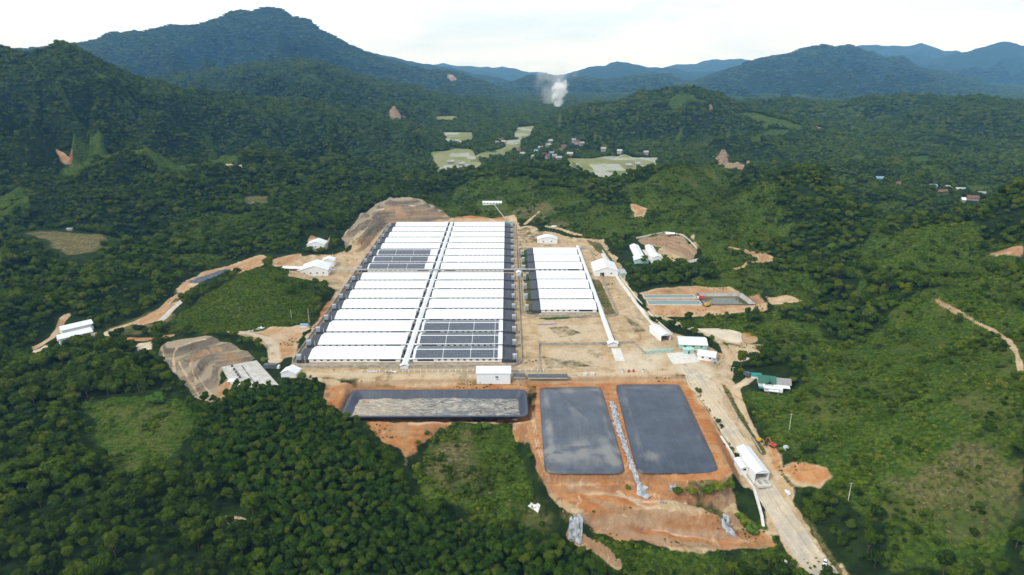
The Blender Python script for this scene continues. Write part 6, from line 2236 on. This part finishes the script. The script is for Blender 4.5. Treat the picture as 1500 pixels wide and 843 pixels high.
def smoke(name, base, top, r0, r1, lean, dens, seed, label):
    """a plume: a lathe-like closed hull holding a noisy volume"""
    b = np.array(base)
    n, k = 20, 14
    v, f = [], []
    for i in range(k + 1):
        s_ = i / k
        r = (r0 + (r1 - r0) * s_ ** .7) * (1.0 if 0 < i < k else .02)
        cx, cz_ = lean * s_ ** 1.5, top * s_
        for j in range(n):
            a = 2 * math.pi * j / n
            rr = r * (1 + .22 * math.sin(3 * a + 5 * s_ + seed) * (1 - .3 * s_))
            v.append((cx + rr * math.cos(a), rr * math.sin(a), cz_))
    for i in range(k):
        for j in range(n):
            f.append((i * n + j, i * n + (j + 1) % n, (i + 1) * n + (j + 1) % n, (i + 1) * n + j))
    f += [tuple(range(n - 1, -1, -1)), tuple(k * n + j for j in range(n))]
    m = bpy.data.materials.new('smoke_' + str(seed))
    m.use_nodes = True
    t = m.node_tree
    for q in list(t.nodes):
        t.nodes.remove(q)
    o = t.nodes.new('ShaderNodeOutputMaterial')
    vp = t.nodes.new('ShaderNodeVolumePrincipled')
    vp.inputs['Color'].default_value = (.995, .995, .995, 1)
    tc = t.nodes.new('ShaderNodeTexCoord')
    sx = t.nodes.new('ShaderNodeSeparateXYZ')
    t.links.new(tc.outputs['Object'], sx.inputs[0])

    def mt(op, *a):
        q = t.nodes.new('ShaderNodeMath')
        q.operation = op
        for k_, x in enumerate(a):
            if isinstance(x, bpy.types.NodeSocket):
                t.links.new(x, q.inputs[k_])
            else:
                q.inputs[k_].default_value = x
        return q.outputs[0]
    zn = mt('MAXIMUM', mt('DIVIDE', sx.outputs[2], top), .001)
    ax = mt('SUBTRACT', sx.outputs[0], mt('MULTIPLY', mt('POWER', zn, 1.5), lean))
    rad = mt('MULTIPLY_ADD', mt('POWER', zn, .7), (r1 - r0) * .78, r0 * .78)
    dd = mt('DIVIDE', mt('SQRT', mt('ADD', mt('MULTIPLY', ax, ax), mt('MULTIPLY', sx.outputs[1], sx.outputs[1]))), rad)
    zt = mt('MULTIPLY', mt('MAXIMUM', mt('SUBTRACT', zn, .52), 0.0), 2.15)
    fall = mt('SUBTRACT', 1.0, mt('SQRT', mt('ADD', mt('MULTIPLY', dd, dd), mt('MULTIPLY', zt, zt))))
    nz = t.nodes.new('ShaderNodeTexNoise')
    nz.inputs['Scale'].default_value = 2.6 / r1
    nz.inputs['Detail'].default_value = 6
    nz.inputs['Roughness'].default_value = .6
    t.links.new(tc.outputs['Object'], nz.inputs['Vector'])
    fc = mt('MAXIMUM', fall, 0.0)
    f2 = mt('ADD', mt('MULTIPLY', fc, 1.1), mt('MULTIPLY', mt('MULTIPLY', mt('SUBTRACT', nz.outputs['Fac'], .56), 3.4), mt('MINIMUM', mt('MULTIPLY', fc, 3.0), 1.0)))
    mr = t.nodes.new('ShaderNodeMapRange')
    mr.inputs['From Min'].default_value, mr.inputs['From Max'].default_value = .05, .45
    mr.inputs['To Min'].default_value, mr.inputs['To Max'].default_value = 0, dens
    t.links.new(f2, mr.inputs['Value'])
    t.links.new(mr.outputs[0], vp.inputs['Density'])
    t.links.new(vp.outputs[0], o.inputs['Volume'])
    mb = MB().add(v, f)
    ob = part(name, mb, m, None, tuple(map(float, b)))
    ob['kind'] = 'stuff'
    ob['label'] = label
    return ob


sp = on(816, 160)
smoke('smoke', sp, 165, 26, 84, 30, .07, 1, 'white smoke billowing up from the far valley')
smoke('smoke', sp + np.array([-40, 40, 20]), 240, 80, 200, 70, .0035, 2, 'thin grey smoke haze spreading behind the white plume')
sp2 = on(819, 193)
smoke('smoke', sp2, 55, 4, 14, 4, .012, 3, 'thin wisp of smoke above the valley village')

cam = bpy.data.cameras.new('camera')
cam.sensor_width = 36.0
cam.lens = F / 1500 * 36
cam.clip_start, cam.clip_end = 1.0, 60000
co = bpy.data.objects.new('camera', cam)
C.objects.link(co)
co.location = (0, 0, CAMZ)
co.rotation_euler = (math.pi / 2 - PITCH, 0, -YAW)
S.camera = co
S.render.engine = 'CYCLES'
S.cycles.use_denoising = True
S.cycles.denoiser = 'OPENIMAGEDENOISE'
S.cycles.max_bounces = 5
S.cycles.diffuse_bounces = 2
S.cycles.glossy_bounces = 2
S.cycles.transmission_bounces = 2
S.cycles.volume_bounces = 5
S.cycles.volume_step_rate = 1.0
S.cycles.volume_max_steps = 128
S.view_settings.view_transform = 'Standard'
S.view_settings.look = 'None'
S.view_settings.gamma = 1
S.view_settings.exposure = EXPO
S.view_settings.use_curve_mapping = False
